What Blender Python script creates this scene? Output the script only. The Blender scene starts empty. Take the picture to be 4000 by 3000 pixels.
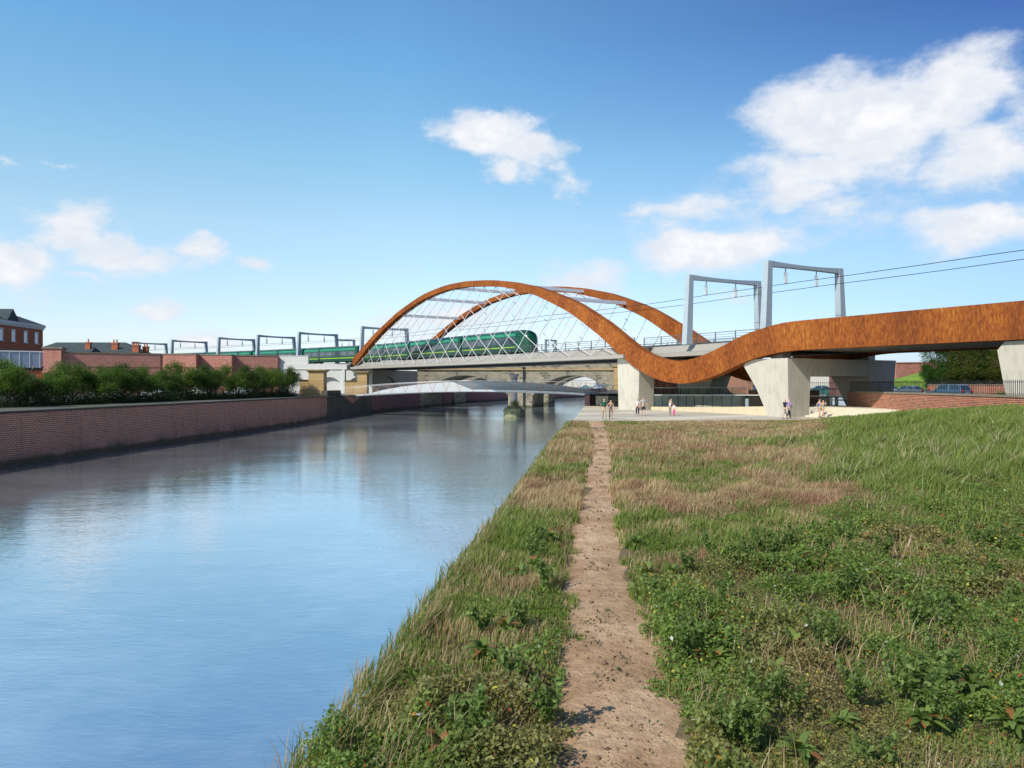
import bpy, bmesh, math, random
import numpy as np
from math import radians, sin, cos, tan, atan2, atan, sqrt, pi, hypot
from mathutils import Vector, Matrix
random.seed(7)
rng = np.random.default_rng(7)
SC = bpy.context.scene
COL = SC.collection

# ------------------------------------------------------------------ camera
F = 3000.0                                   # focal length in pixels of the 4000 px wide photograph
cd = bpy.data.cameras.new('camera')
cam = bpy.data.objects.new('camera', cd)
COL.objects.link(cam)
cam.location = (0, 0, 0)
cam.rotation_euler = (radians(90), 0, 0)
cd.sensor_width = 36.0
cd.lens = 36.0 * F / 4000.0
cd.clip_start = 0.1
cd.clip_end = 20000
SC.camera = cam

# ------------------------------------------------------------------ light
SUN = Vector((-0.56, -0.54, 0.63)).normalized()          # towards the sun
sl = bpy.data.lights.new('sun', 'SUN')
sl.energy = 4.9
sl.angle = radians(0.5)
sl.color = (1.0, 0.93, 0.81)
so = bpy.data.objects.new('sun', sl)
COL.objects.link(so)
so.rotation_euler = SUN.to_track_quat('Z', 'Y').to_euler()
SC.view_settings.view_transform = 'Standard'
SC.view_settings.look = 'None'
SC.view_settings.exposure = 0.0
SC.view_settings.gamma = 1.0
SC.view_settings.use_curve_mapping = False
SC.render.film_transparent = False
SC.cycles.max_bounces = 6
SC.cycles.transparent_max_bounces = 12


class NT:
    """small helper for node trees"""
    def __init__(s, tree):
        s.t = tree
        s.n = tree.nodes
        s.l = tree.links
    def node(s, typ, **kw):
        nd = s.n.new(typ)
        for k, v in kw.items():
            setattr(nd, k, v)
        return nd
    def put(s, inp, v):
        if isinstance(v, bpy.types.NodeSocket):
            s.l.new(v, inp)
        elif v is not None:
            if isinstance(v, (tuple, list)) and len(v) == 3 and inp.type == 'RGBA':
                v = (*v, 1)
            inp.default_value = v
    def m(s, op, a, b=None, c=None, clamp=False):
        nd = s.node('ShaderNodeMath', operation=op, use_clamp=clamp)
        s.put(nd.inputs[0], a)
        if b is not None: s.put(nd.inputs[1], b)
        if c is not None: s.put(nd.inputs[2], c)
        return nd.outputs[0]
    def vm(s, op, a, b=None):
        nd = s.node('ShaderNodeVectorMath', operation=op)
        s.put(nd.inputs[0], a)
        if b is not None: s.put(nd.inputs[1], b)
        return nd.outputs['Value'] if op in ('LENGTH', 'DOT_PRODUCT') else nd.outputs[0]
    def mix(s, fac, a, b, blend='MIX'):
        nd = s.node('ShaderNodeMix', data_type='RGBA', blend_type=blend)
        s.put(nd.inputs[0], fac); s.put(nd.inputs[6], a); s.put(nd.inputs[7], b)
        return nd.outputs[2]
    def noise(s, vec, scale, detail=4, rough=.55, dist=0, out=0):
        nd = s.node('ShaderNodeTexNoise')
        s.put(nd.inputs['Vector'], vec)
        nd.inputs['Scale'].default_value = scale
        nd.inputs['Detail'].default_value = detail
        nd.inputs['Roughness'].default_value = rough
        nd.inputs['Distortion'].default_value = dist
        return nd.outputs[out]
    def ramp(s, fac, stops, interp='LINEAR'):
        nd = s.node('ShaderNodeValToRGB')
        cr = nd.color_ramp
        cr.interpolation = interp
        while len(cr.elements) < len(stops): cr.elements.new(.5)
        for e, (p, c) in zip(cr.elements, stops):
            e.position = p
            e.color = (*c, 1) if isinstance(c, (tuple, list)) else (c, c, c, 1)
        s.put(nd.inputs[0], fac)
        return nd.outputs[0]
    def mapr(s, v, a, b, c=0., d=1., smooth=False):
        nd = s.node('ShaderNodeMapRange', interpolation_type='SMOOTHSTEP' if smooth else 'LINEAR')
        s.put(nd.inputs[0], v)
        for i, x in enumerate((a, b, c, d)): s.put(nd.inputs[1 + i], x)
        return nd.outputs[0]


# ------------------------------------------------------------------ sky
SKY = 0.10
world = bpy.data.worlds.new('World')
SC.world = world
world.use_nodes = True
W = NT(world.node_tree)
W.n.clear()
sky = W.node('ShaderNodeTexSky', sky_type='NISHITA')
sky.sun_disc = False
sky.sun_elevation = math.asin(SUN.z)
sky.sun_rotation = atan2(SUN.x, SUN.y)
sky.altitude = 50
sky.air_density = 1.0
sky.dust_density = 0.3
sky.ozone_density = 2.0
tc = W.node('ShaderNodeTexCoord')
dirv = tc.outputs['Generated']
sep = W.node('ShaderNodeSeparateXYZ')
W.put(sep.inputs[0], dirv)
az = W.m('ARCTAN2', sep.outputs[0], sep.outputs[1])
el = W.m('ARCSINE', sep.outputs[2])
# the air grows clearer and deeper blue with height above the horizon
tint = W.ramp(W.m('MULTIPLY', el, 1.0, clamp=True), [
    (0.00, (1.12, 1.25, 1.75)), (0.057, (1.62, 1.60, 1.80)), (0.20, (1.85, 1.98, 1.82)), (0.28, (1.50, 2.02, 1.92)),
    (0.40, (1.00, 1.90, 2.1)), (0.50, (.80, 1.65, 2.0)), (0.9, (.5, 1.1, 1.7))])
azd = W.m('MULTIPLY', W.mapr(az, -.15, .58), W.mapr(el, .10, .42))
tint2 = W.mix(azd, tint, W.mix(1.0, tint, (.08, .22, .50), 'MULTIPLY'))
lowr = W.m('MULTIPLY', W.mapr(az, -.1, .6), W.mapr(el, .28, .10))
tint2 = W.mix(lowr, tint2, W.mix(1.0, tint2, (.52, .62, .74), 'MULTIPLY'))
skyc = W.mix(1.0, sky.outputs[0], tint2, 'MULTIPLY')
PT = W.node('ShaderNodeCombineXYZ')
W.put(PT.inputs[0], az); W.put(PT.inputs[1], el)
P2 = PT.outputs[0]
wn = W.node('ShaderNodeTexNoise')
W.put(wn.inputs['Vector'], W.vm('MULTIPLY', dirv, (1, 1, 1.9)))
wn.inputs['Scale'].default_value = 7
wn.inputs['Detail'].default_value = 7
wn.inputs['Roughness'].default_value = .6
off = W.vm('MULTIPLY', W.vm('SUBTRACT', wn.outputs['Color'], (.5, .5, .5)), (.16, .10, 0))
PW = W.vm('ADD', P2, off)
# cloud banks: place in the sky (photo pixels turned into bearing and elevation), size, density
clouds = [(3390, 480, 420, 200, 1.15), (3600, 420, 300, 190, 1.0), (3860, 560, 250, 130, .8), (3930, 590, 170, 90, .8), (3080, 715, 250, 85, .85),
          (2690, 785, 290, 70, .62), (2800, 965, 340, 130, 1.15), (2560, 930, 150, 50, .5), (3830, 880, 250, 95, 1.0),
          (1940, 520, 210, 110, 1.2), (2120, 620, 170, 90, .95), (1990, 690, 130, 45, .6), (2230, 700, 70, 60, .6),
          (300, 900, 170, 95, .95), (500, 980, 190, 75, .9), (768, 967, 130, 60, .8), (976, 1030, 80, 45, .65),
          (20, 1060, 130, 90, .95), (180, 1015, 100, 55, .75), (370, 1075, 140, 30, .5), (610, 1190, 130, 50, .8),
          (780, 1325, 140, 45, .95), (170, 662, 60, 22, .5), (30, 655, 80, 22, .45), (1750, 1240, 400, 90, .8),
          (2300, 1130, 300, 120, .68), (3250, 820, 420, 120, .56), (2620, 860, 400, 110, .5), (3120, 650, 280, 110, .85), (2560, 800, 260, 60, .6), (2900, 1180, 200, 40, .4), (3300, 760, 150, 70, .5)]
# more clouds outside the photograph's view
for k in range(7):
    a = radians(62 + k * 36)
    clouds.append((None, a, radians(9 + 13 * ((k * 7) % 5) / 4), radians(15), radians(6)))
dens = None
for c in clouds:
    if c[0] is None:
        a, e, ra, re, w = (c[1] if c[1] < pi else c[1] - 2 * pi), c[2], c[3], c[4], .9
    else:
        a = atan((c[0] - 2000) / F); e = atan((1500 - c[1]) / hypot(F, c[0] - 2000))
        ra, re, w = c[2] * 1.27 / F, c[3] * 1.33 / F, c[4]
    ln = W.vm('LENGTH', W.vm('MULTIPLY', W.vm('SUBTRACT', PW, (a, e, 0)), (1 / ra, 1 / re, 0)))
    v = W.m('MULTIPLY', W.mapr(ln, 1.0, 0.0), w)
    dens = v if dens is None else W.m('MAXIMUM', dens, v)
fn = W.noise(W.vm('MULTIPLY', dirv, (1, 1, 1.45)), 15, 10, .60, .15)
shape = W.m('ADD', dens, W.m('MULTIPLY', W.m('SUBTRACT', fn, .5), .88))
wisp = W.noise(W.vm('MULTIPLY', dirv, (1, 1, 2.4)), 38, 6, .6)
shape = W.m('ADD', shape, W.m('MULTIPLY', W.m('SUBTRACT', wisp, .5), .28))
mask = W.m('MULTIPLY', W.mapr(shape, .14, .66, smooth=True), W.mapr(dens, 0.0, .12))
shade = W.mapr(W.noise(W.vm('MULTIPLY', dirv, (1, 1, 1.6)), 22, 5, .6), .38, .62)
ccol = W.mix(W.m('MULTIPLY', shade, W.mapr(shape, .35, 1.0)), (7.9, 8.4, 9.2), (10.3, 10.2, 10.2))
skyc = W.mix(.07, skyc, (7.2, 8.0, 8.6))
final = W.mix(W.m('MULTIPLY', mask, .97), skyc, ccol)
bg = W.node('ShaderNodeBackground')
W.put(bg.inputs[0], final)
bg.inputs[1].default_value = SKY
wo = W.node('ShaderNodeOutputWorld')
W.l.new(bg.outputs[0], wo.inputs[0])

# ------------------------------------------------------------------ materials
MATS = {}
def mat(name):
    m = bpy.data.materials.new(name)
    m.use_nodes = True
    t = NT(m.node_tree)
    b = t.n['Principled BSDF']
    MATS[name] = m
    return m, t, b

def uvm(t):
    return t.node('ShaderNodeUVMap', uv_map='UV').outputs[0]

def plain(name, col, rough=.6, metal=0., var=.12, scale=1.5, bump=0., spec=.5):
    m, t, b = mat(name)
    g = t.node('ShaderNodeTexCoord').outputs['Object']
    n = t.noise(g, scale, 5, .6)
    n2 = t.noise(g, scale * 9, 3, .6)
    f = t.m('ADD', t.m('MULTIPLY', n, .6), t.m('MULTIPLY', n2, .4))
    lo = tuple(max(0, c * (1 - var * 1.6)) for c in col)
    hi = tuple(min(1, c * (1 + var)) for c in col)
    t.put(b.inputs['Base Color'], t.ramp(f, [(.3, lo), (.7, hi)]))
    b.inputs['Roughness'].default_value = rough
    b.inputs['Metallic'].default_value = metal
    b.inputs['Specular IOR Level'].default_value = spec
    if bump:
        bn = t.node('ShaderNodeBump')
        bn.inputs['Strength'].default_value = bump
        bn.inputs['Distance'].default_value = .02
        t.put(bn.inputs['Height'], n2)
        t.l.new(bn.outputs[0], b.inputs['Normal'])
    return m

def brick(name, c1, c2, mortar, bw, bh, ms, dark=None, var=.25, bias=0., bump=.3, soil=.25):
    m, t, b = mat(name)
    u = uvm(t)
    bt = t.node('ShaderNodeTexBrick')
    t.put(bt.inputs['Vector'], u)
    bt.inputs['Scale'].default_value = 1
    bt.inputs['Brick Width'].default_value = bw
    bt.inputs['Row Height'].default_value = bh
    bt.inputs['Mortar Size'].default_value = ms
    bt.inputs['Mortar Smooth'].default_value = .2
    bt.inputs['Bias'].default_value = bias
    for i, c in zip((1, 2, 3), (c1, c2, mortar)): t.put(bt.inputs[i], c)
    c = bt.outputs[0]
    # bricks that fired darker: a second brick texture of the same bond, only its random values
    b2 = t.node('ShaderNodeTexBrick')
    t.put(b2.inputs['Vector'], u)
    for k in ('Scale', 'Brick Width', 'Row Height', 'Mortar Size'):
        b2.inputs[k].default_value = bt.inputs[k].default_value
    b2.inputs['Mortar Size'].default_value = 0
    b2.inputs['Bias'].default_value = 0
    t.put(b2.inputs[1], (0, 0, 0)); t.put(b2.inputs[2], (1, 1, 1)); t.put(b2.inputs[3], (.5, .5, .5))
    sel = t.mapr(b2.outputs[0], .80, .86)
    inb = t.m('SUBTRACT', 1, bt.outputs['Fac'], clamp=True)
    if dark:
        c = t.mix(t.m('MULTIPLY', t.m('MULTIPLY', sel, inb), .8), c, dark)
    n = t.noise(u, .35, 5, .65)
    n2 = t.noise(u, 14, 4, .6)
    c = t.mix(t.mapr(n, .35, .7, 0, soil), c, tuple(x * .45 for x in c1), 'MIX')
    c = t.mix(t.mapr(n2, .3, .7, 0, var), c, tuple(x * .5 for x in c2))
    if name in ('brick_river', 'brick_far', 'stone_block'):
        # tide line: weed and silt cling to the masonry just above the river
        gp = t.node('ShaderNodeNewGeometry').outputs['Position']
        sz = t.node('ShaderNodeSeparateXYZ'); t.put(sz.inputs[0], gp)
        hh = t.m('ADD', sz.outputs[2], t.m('MULTIPLY', t.m('SUBTRACT', t.noise(gp, .9, 4, .6), .5), .55))
        c = t.mix(t.mapr(hh, -4.95, -5.2, 0, .8), c, (.045, .05, .028))
        c = t.mix(t.m('MULTIPLY', t.mapr(hh, -4.3, -5.0), t.mapr(n, .45, .6, 0, .5)), c, (.07, .08, .035))
        run = t.noise(t.vm('MULTIPLY', u, (1.6, .12, 1)), 1.0, 3, .6)
        c = t.mix(t.mapr(run, .56, .72, 0, .45), c, tuple(x * .35 for x in c1))
    t.put(b.inputs['Base Color'], c)
    b.inputs['Roughness'].default_value = .9
    b.inputs['Specular IOR Level'].default_value = .25
    bn = t.node('ShaderNodeBump')
    bn.inputs['Strength'].default_value = bump
    bn.inputs['Distance'].default_value = .02
    t.put(bn.inputs['Height'], t.m('ADD', inb, t.m('MULTIPLY', n2, .5)))
    t.l.new(bn.outputs[0], b.inputs['Normal'])
    return m

M = MATS
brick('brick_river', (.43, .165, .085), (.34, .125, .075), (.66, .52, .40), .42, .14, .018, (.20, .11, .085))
brick('brick_viaduct', (.60, .20, .15), (.50, .16, .12), (.68, .48, .38), .42, .15, .017, (.28, .11, .10))
brick('brick_orange', (.44, .125, .07), (.31, .075, .045), (.70, .52, .34), .34, .115, .014, (.12, .045, .042))
brick('brick_house', (.52, .155, .075), (.40, .12, .06), (.42, .22, .14), .26, .085, .008, (.09, .035, .03))
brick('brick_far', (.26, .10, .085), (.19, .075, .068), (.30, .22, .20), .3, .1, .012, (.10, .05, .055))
brick('stone_block', (.46, .41, .30), (.22, .21, .175), (.55, .43, .25), 1.15, .56, .05, (.09, .09, .09), var=.5, bump=.8, soil=.45)
brick('stone_ring', (.36, .33, .26), (.24, .22, .18), (.50, .38, .19), .62, 3.0, .04, (.12, .13, .13), var=.5, bump=.7)
brick('ashlar', (.52, .36, .17), (.46, .31, .14), (.17, .12, .06), 7.5, .54, .02, None, var=.15, bump=.5, soil=.12)
brick('slate', (.095, .12, .125), (.07, .09, .10), (.02, .03, .035), .42, .30, .03, (.045, .06, .065), var=.3)
brick('block_grey', (.66, .63, .55), (.58, .55, .48), (.42, .40, .35), .44, .22, .012, None, var=.2)

plain('abutment_shaded', (.36, .31, .22), .85, var=.1, scale=.3)  # white render darkened: the shade under the deck is put into its colour
plain('hanger_steel', (.58, .57, .55), .4, var=.05)
plain('coping', (.26, .22, .15), .85, var=.25, scale=.8, bump=.3)
plain('coping_dark', (.065, .06, .048), .9, var=.3, scale=.8, bump=.3)
plain('white_steel', (.70, .70, .70), .35, var=.04)
plain('gantry_steel', (.36, .42, .45), .45, var=.06, scale=2)
plain('brace_steel', (.80, .81, .82), .45, var=.06)
plain('girder_paint', (.33, .305, .26), .55, var=.06, scale=.6)
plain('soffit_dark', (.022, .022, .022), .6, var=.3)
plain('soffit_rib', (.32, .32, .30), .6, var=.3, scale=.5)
plain('rail_steel', (.16, .17, .18), .4, metal=.4, var=.1)
plain('ballast', (.11, .10, .09), .95, var=.5, scale=8, bump=.6)
plain('porcelain', (.75, .73, .68), .25, var=.03)
plain('wire', (.012, .012, .013), .5, var=.1)
plain('black_iron', (.012, .012, .014), .45, var=.2)
plain('render_white', (.62, .61, .58), .85, var=.06, scale=.3)
plain('concrete_dark', (.085, .08, .062), .9, var=.35, scale=.35, bump=.3)
plain('cornice_white', (.60, .60, .58), .7, var=.08)
plain('frame_white', (.70, .73, .76), .5, var=.04)
plain('beige_clad', (.66, .62, .53), .7, var=.03, scale=.2)
plain('blue_clad', (.34, .39, .45), .6, var=.05, scale=.2)
plain('river_column', (.46, .44, .46), .8, var=.25, scale=2, bump=.4)
plain('rubber', (.015, .015, .016), .8, var=.2)
plain('chrome', (.5, .5, .52), .25, metal=.9, var=.05)
plain('lamp_red', (.55, .02, .02), .2, var=.1)
plain('lamp_clear', (.75, .76, .78), .15, var=.05)
plain('bridge_panel', (.41, .43, .44), .45, var=.05)
plain('train_green', (.006, .075, .04), .25, var=.08, scale=.7)
plain('train_dark', (.008, .055, .032), .3, var=.1)
plain('train_teal', (.025, .26, .14), .25, var=.06, scale=.6)
plain('train_lime', (.42, .62, .03), .3, var=.05)
plain('train_roof', (.13, .14, .14), .5, var=.1)
plain('under', (.018, .016, .014), .8, var=.4)
plain('copper_steel', (.42, .18, .09), .45, metal=.3, var=.1)
plain('path_grey', (.30, .29, .27), .85, var=.12)
plain('asphalt', (.07, .07, .07), .9, var=.15, scale=3)
plain('bark', (.10, .075, .05), .9, var=.4, scale=6, bump=.5)
plain('chimney_pot', (.38, .10, .05), .8, var=.15)

def concrete(name, col, streak=.42):
    m, t, b = mat(name)
    u = uvm(t)
    s = t.vm('MULTIPLY', u, (1, .22, 1))
    n = t.noise(s, 2.4, 7, .65)
    big = t.noise(u, .5, 4, .6)
    fine = t.noise(u, 22, 4, .7)
    f = t.m('ADD', t.m('MULTIPLY', n, .5), t.m('ADD', t.m('MULTIPLY', big, .3), t.m('MULTIPLY', fine, .2)))
    c = t.ramp(f, [(.30, tuple(x * (1 - streak) for x in col)), (.5, col), (.72, tuple(min(1, x * 1.08) for x in col))])
    # pour joints
    sp = t.node('ShaderNodeSeparateXYZ'); t.put(sp.inputs[0], u)
    j = t.m('ABSOLUTE', t.m('SUBTRACT', t.m('FRACT', t.m('DIVIDE', sp.outputs[1], 2.4)), .5))
    c = t.mix(t.mapr(j, .006, .0, 0, .25), c, tuple(x * .5 for x in col))
    t.put(b.inputs['Base Color'], c)
    b.inputs['Roughness'].default_value = .88
    b.inputs['Specular IOR Level'].default_value = .3
    bn = t.node('ShaderNodeBump')
    bn.inputs['Strength'].default_value = .25; bn.inputs['Distance'].default_value = .015
    t.put(bn.inputs['Height'], f)
    t.l.new(bn.outputs[0], b.inputs['Normal'])
concrete('concrete_pier', (.50, .465, .385))
concrete('concrete_plinth', (.58, .49, .34), .2)
concrete('concrete_step', (.60, .54, .41), .18)

def rust():
    m, t, b = mat('weathering_steel')
    u = uvm(t)
    s = t.vm('MULTIPLY', u, (1.0, .8, 1))
    n = t.noise(s, 5.5, 8, .72, .4)
    big = t.noise(t.vm('MULTIPLY', u, (1, .5, 1)), .45, 5, .6)
    fine = t.noise(s, 30, 4, .75)
    f = t.m('ADD', t.m('MULTIPLY', n, .55), t.m('ADD', t.m('MULTIPLY', big, .25), t.m('MULTIPLY', fine, .20)))
    c = t.ramp(f, [(.38, (.085, .022, .007)), (.46, (.19, .050, .010)), (.52, (.29, .082, .013)), (.58, (.38, .130, .022)), (.65, (.56, .28, .06))])
    spx = t.node('ShaderNodeSeparateXYZ'); t.put(spx.inputs[0], u)
    jn = t.m('ABSOLUTE', t.m('SUBTRACT', t.m('FRACT', t.m('DIVIDE', spx.outputs[0], 7.5)), .5))
    c = t.mix(t.mapr(jn, .0055, .001, 0, .6), c, (.05, .015, .008))
    pl = t.noise(t.vm('SNAP', spx.inputs[0].links[0].from_socket, (7.5, 50, 1)), 3.3, 0)
    c = t.mix(t.mapr(pl, .3, .7, 0, .22), c, (.16, .05, .018))
    t.put(b.inputs['Base Color'], c)
    b.inputs['Roughness'].default_value = .8
    b.inputs['Specular IOR Level'].default_value = .2
    bn = t.node('ShaderNodeBump')
    bn.inputs['Strength'].default_value = .35; bn.inputs['Distance'].default_value = .02
    t.put(bn.inputs['Height'], f)
    t.l.new(bn.outputs[0], b.inputs['Normal'])
rust()

def glassy(name, col, alpha, rough=.05):
    m, t, b = mat(name)
    tr = t.node('ShaderNodeBsdfTransparent'); tr.inputs[0].default_value = (*col, 1)
    b.inputs['Base Color'].default_value = (.10, .12, .12, 1)
    b.inputs['Roughness'].default_value = rough
    mx = t.node('ShaderNodeMixShader')
    mx.inputs[0].default_value = alpha
    t.l.new(tr.outputs[0], mx.inputs[1]); t.l.new(b.outputs[0], mx.inputs[2])
    t.l.new(mx.outputs[0], t.n['Material Output'].inputs[0])
glassy('balustrade_glass', (.90, .94, .91), .07)
def pane(name, col, rough=.05):
    m, t, b = mat(name)
    b.inputs['Base Color'].default_value = (*col, 1)
    b.inputs['Roughness'].default_value = rough
    b.inputs['Specular IOR Level'].default_value = 1.0
    b.inputs['IOR'].default_value = 1.6
pane('window_glass', (.05, .07, .09))
pane('window_bright', (.42, .45, .48))
pane('car_glass', (.03, .045, .05))
pane('train_glass', (.03, .06, .07), .25)
pane('spandrel_glass', (.17, .24, .35), .12)

def car_paint(name, col):
    m, t, b = mat(name)
    b.inputs['Base Color'].default_value = (*col, 1)
    b.inputs['Roughness'].default_value = .3
    b.inputs['Metallic'].default_value = .35
    b.inputs['Coat Weight'].default_value = .8
    b.inputs['Coat Roughness'].default_value = .06
car_paint('paint_blue', (.10, .22, .33)); car_paint('paint_white', (.62, .68, .72))
car_paint('paint_grey', (.20, .27, .33)); car_paint('paint_cream', (.62, .58, .46)); car_paint('paint_silver', (.42, .47, .52))
car_paint('paint_teal', (.10, .24, .27)); car_paint('paint_dark', (.03, .035, .045))

def vcol(name, trans=.3, rough=.8, bumpy=False, spec=.2):
    """leaf, blade and petal material: colour from the mesh's own Col attribute, light shows through a little"""
    m, t, b = mat(name)
    a = t.node('ShaderNodeAttribute', attribute_name='Col').outputs['Color']
    t.put(b.inputs['Base Color'], a)
    b.inputs['Roughness'].default_value = rough
    b.inputs['Specular IOR Level'].default_value = spec
    tl = t.node('ShaderNodeBsdfTranslucent')
    t.put(tl.inputs[0], t.mix(1.0, a, (1.15, 1.25, .7), 'MULTIPLY'))
    mx = t.node('ShaderNodeMixShader'); mx.inputs[0].default_value = trans
    t.l.new(b.outputs[0], mx.inputs[1]); t.l.new(tl.outputs[0], mx.inputs[2])
    t.l.new(mx.outputs[0], t.n['Material Output'].inputs[0])
vcol('foliage', .45, .55, spec=.35)
vcol('blades', .4)

def ground_mats():
    m, t, b = mat('meadow_soil')
    g = t.node('ShaderNodeTexCoord').outputs['Object']
    n = t.noise(g, .35, 5, .6); n2 = t.noise(g, 7, 6, .7); n3 = t.noise(g, 40, 3, .7)
    c = t.ramp(n, [(.35, (.34, .22, .12)), (.5, (.26, .19, .09)), (.65, (.18, .16, .06))])
    c = t.mix(t.mapr(n2, .35, .65, 0, .8), c, (.20, .145, .075))
    c = t.mix(t.mapr(n3, .3, .6, .6, 0), c, (.035, .03, .015))
    t.put(b.inputs['Base Color'], c); b.inputs['Roughness'].default_value = .95
    bn = t.node('ShaderNodeBump'); bn.inputs['Strength'].default_value = 1; bn.inputs['Distance'].default_value = .06
    t.put(bn.inputs['Height'], t.m('ADD', n2, t.m('MULTIPLY', n3, .3))); t.l.new(bn.outputs[0], b.inputs['Normal'])

    m, t, b = mat('path_dirt')
    g = t.node('ShaderNodeTexCoord').outputs['Object']
    n = t.noise(g, 1.1, 6, .62); n2 = t.noise(g, 6, 7, .7); n3 = t.noise(g, 34, 5, .7)
    c = t.ramp(n, [(.30, (.37, .225, .12)), (.48, (.54, .355, .20)), (.66, (.69, .49, .30))])
    c = t.mix(t.mapr(n2, .42, .66, 0, .55), c, (.24, .135, .075))
    c = t.mix(t.mapr(n3, .55, .75, 0, .6), c, (.60, .42, .27))
    vo = t.node('ShaderNodeTexVoronoi'); t.put(vo.inputs['Vector'], g); vo.inputs['Scale'].default_value = 9
    spots = t.m('MULTIPLY', t.mapr(vo.outputs['Distance'], .18, .06), t.mapr(n2, .48, .58))
    c = t.mix(t.m('MULTIPLY', spots, .75), c, (.11, .105, .07))
    t.put(b.inputs['Base Color'], c); b.inputs['Roughness'].default_value = .95
    b.inputs['Specular IOR Level'].default_value = .2
    bn = t.node('ShaderNodeBump'); bn.inputs['Strength'].default_value = .9; bn.inputs['Distance'].default_value = .05
    t.put(bn.inputs['Height'], t.m('ADD', t.m('MULTIPLY', n2, 1.3), t.m('MULTIPLY', n3, .5))); t.l.new(bn.outputs[0], b.inputs['Normal'])

    m, t, b = mat('lawn')
    g = t.node('ShaderNodeTexCoord').outputs['Object']
    n = t.noise(g, .9, 5, .65); n2 = t.noise(g, 9, 5, .7)
    c = t.ramp(t.m('ADD', t.m('MULTIPLY', n, .5), t.m('MULTIPLY', n2, .5)), [(.34, (.06, .12, .014)), (.5, (.15, .26, .025)), (.66, (.26, .38, .055))])
    t.put(b.inputs['Base Color'], c); b.inputs['Roughness'].default_value = .9
    bn = t.node('ShaderNodeBump'); bn.inputs['Strength'].default_value = 1; bn.inputs['Distance'].default_value = .1
    t.put(bn.inputs['Height'], n2); t.l.new(bn.outputs[0], b.inputs['Normal'])

    m, t, b = mat('paving')
    g = t.node('ShaderNodeTexCoord').outputs['Object']
    n = t.noise(g, .25, 5, .6); n2 = t.noise(g, 5, 5, .7)
    # pale curved bands laid in the paving
    sp = t.node('ShaderNodeSeparateXYZ'); t.put(sp.inputs[0], g)
    w1 = t.m('SINE', t.m('ADD', t.m('MULTIPLY', sp.outputs[1], .55), t.m('MULTIPLY', t.m('SINE', t.m('MULTIPLY', sp.outputs[0], .16)), 2.2)))
    w2 = t.m('SINE', t.m('ADD', t.m('MULTIPLY', sp.outputs[1], .38), t.m('MULTIPLY', sp.outputs[0], -.33)))
    band = t.m('MAXIMUM', t.mapr(w1, .75, .78), t.mapr(w2, .8, .83))
    c = t.mix(band, (.50, .455, .35), (.68, .61, .46))
    c = t.mix(t.mapr(n, .35, .7, 0, .22), c, (.33, .31, .26))
    c = t.mix(t.mapr(n2, .35, .65, 0, .18), c, (.30, .28, .24))
    t.put(b.inputs['Base Color'], c); b.inputs['Roughness'].default_value = .85

    m, t, b = mat('city_ground')
    g = t.node('ShaderNodeTexCoord').outputs['Object']
    n = t.noise(g, .05, 5, .6); n2 = t.noise(g, 1.5, 5, .7)
    c = t.ramp(n, [(.4, (.10, .095, .08)), (.55, (.07, .085, .04)), (.7, (.05, .075, .02))])
    c = t.mix(t.mapr(n2, .3, .7, 0, .4), c, (.16, .15, .13))
    t.put(b.inputs['Base Color'], c); b.inputs['Roughness'].default_value = .95

    # the river
    m, t, b = mat('river_water')
    g = t.node('ShaderNodeTexCoord').outputs['Object']
    warp = t.vm('ADD', g, t.vm('MULTIPLY', t.vm('SUBTRACT', t.noise(g, .12, 2, .5, out=1), (.5, .5, .5)), (2, 2, 0)))
    fine = t.noise(t.vm('MULTIPLY', warp, (1.0, 2.1, 1)), 3.6, 3, .55, .6)
    mid = t.noise(t.vm('MULTIPLY', warp, (.7, 1.5, 1)), .75, 3, .5, .8)
    swell = t.noise(t.vm('MULTIPLY', g, (.6, 1.2, 1)), .22, 2, .5)
    calm = t.mapr(t.noise(g, .035, 3, .5), .35, .65)
    h = t.m('ADD', t.m('MULTIPLY', fine, t.mapr(calm, 0, 1, .017, .042)), t.m('ADD', t.m('MULTIPLY', mid, t.mapr(calm, 0, 1, .028, .055)), t.m('MULTIPLY', swell, .07)))
    bn = t.node('ShaderNodeBump'); bn.inputs['Strength'].default_value = 1; bn.inputs['Distance'].default_value = .22
    t.put(bn.inputs['Height'], h)
    gl = t.node('ShaderNodeBsdfGlossy'); gl.inputs['Roughness'].default_value = .03
    gl.inputs[0].default_value = (.80, .88, .93, 1)
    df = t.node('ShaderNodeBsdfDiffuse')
    cloud_patch = t.m('ADD', t.m('MULTIPLY', t.noise(warp, .075, 4, .55), .7), t.m('MULTIPLY', t.noise(warp, .9, 4, .6), .3))  # murky water colour, with pale patches painted in like cloud reflections
    t.put(df.inputs[0], t.ramp(cloud_patch, [(.40, (.22, .245, .24)), (.60, (.55, .58, .56))]))
    t.l.new(bn.outputs[0], gl.inputs['Normal'])
    fr = t.node('ShaderNodeFresnel'); fr.inputs[0].default_value = 1.33
    t.l.new(bn.outputs[0], fr.inputs['Normal'])
    mx = t.node('ShaderNodeMixShader')
    t.put(mx.inputs[0], t.mapr(fr.outputs[0], .02, .35, .67, .89))
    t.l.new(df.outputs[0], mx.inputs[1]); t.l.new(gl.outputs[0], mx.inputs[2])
    t.l.new(mx.outputs[0], t.n['Material Output'].inputs[0])
ground_mats()

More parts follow.
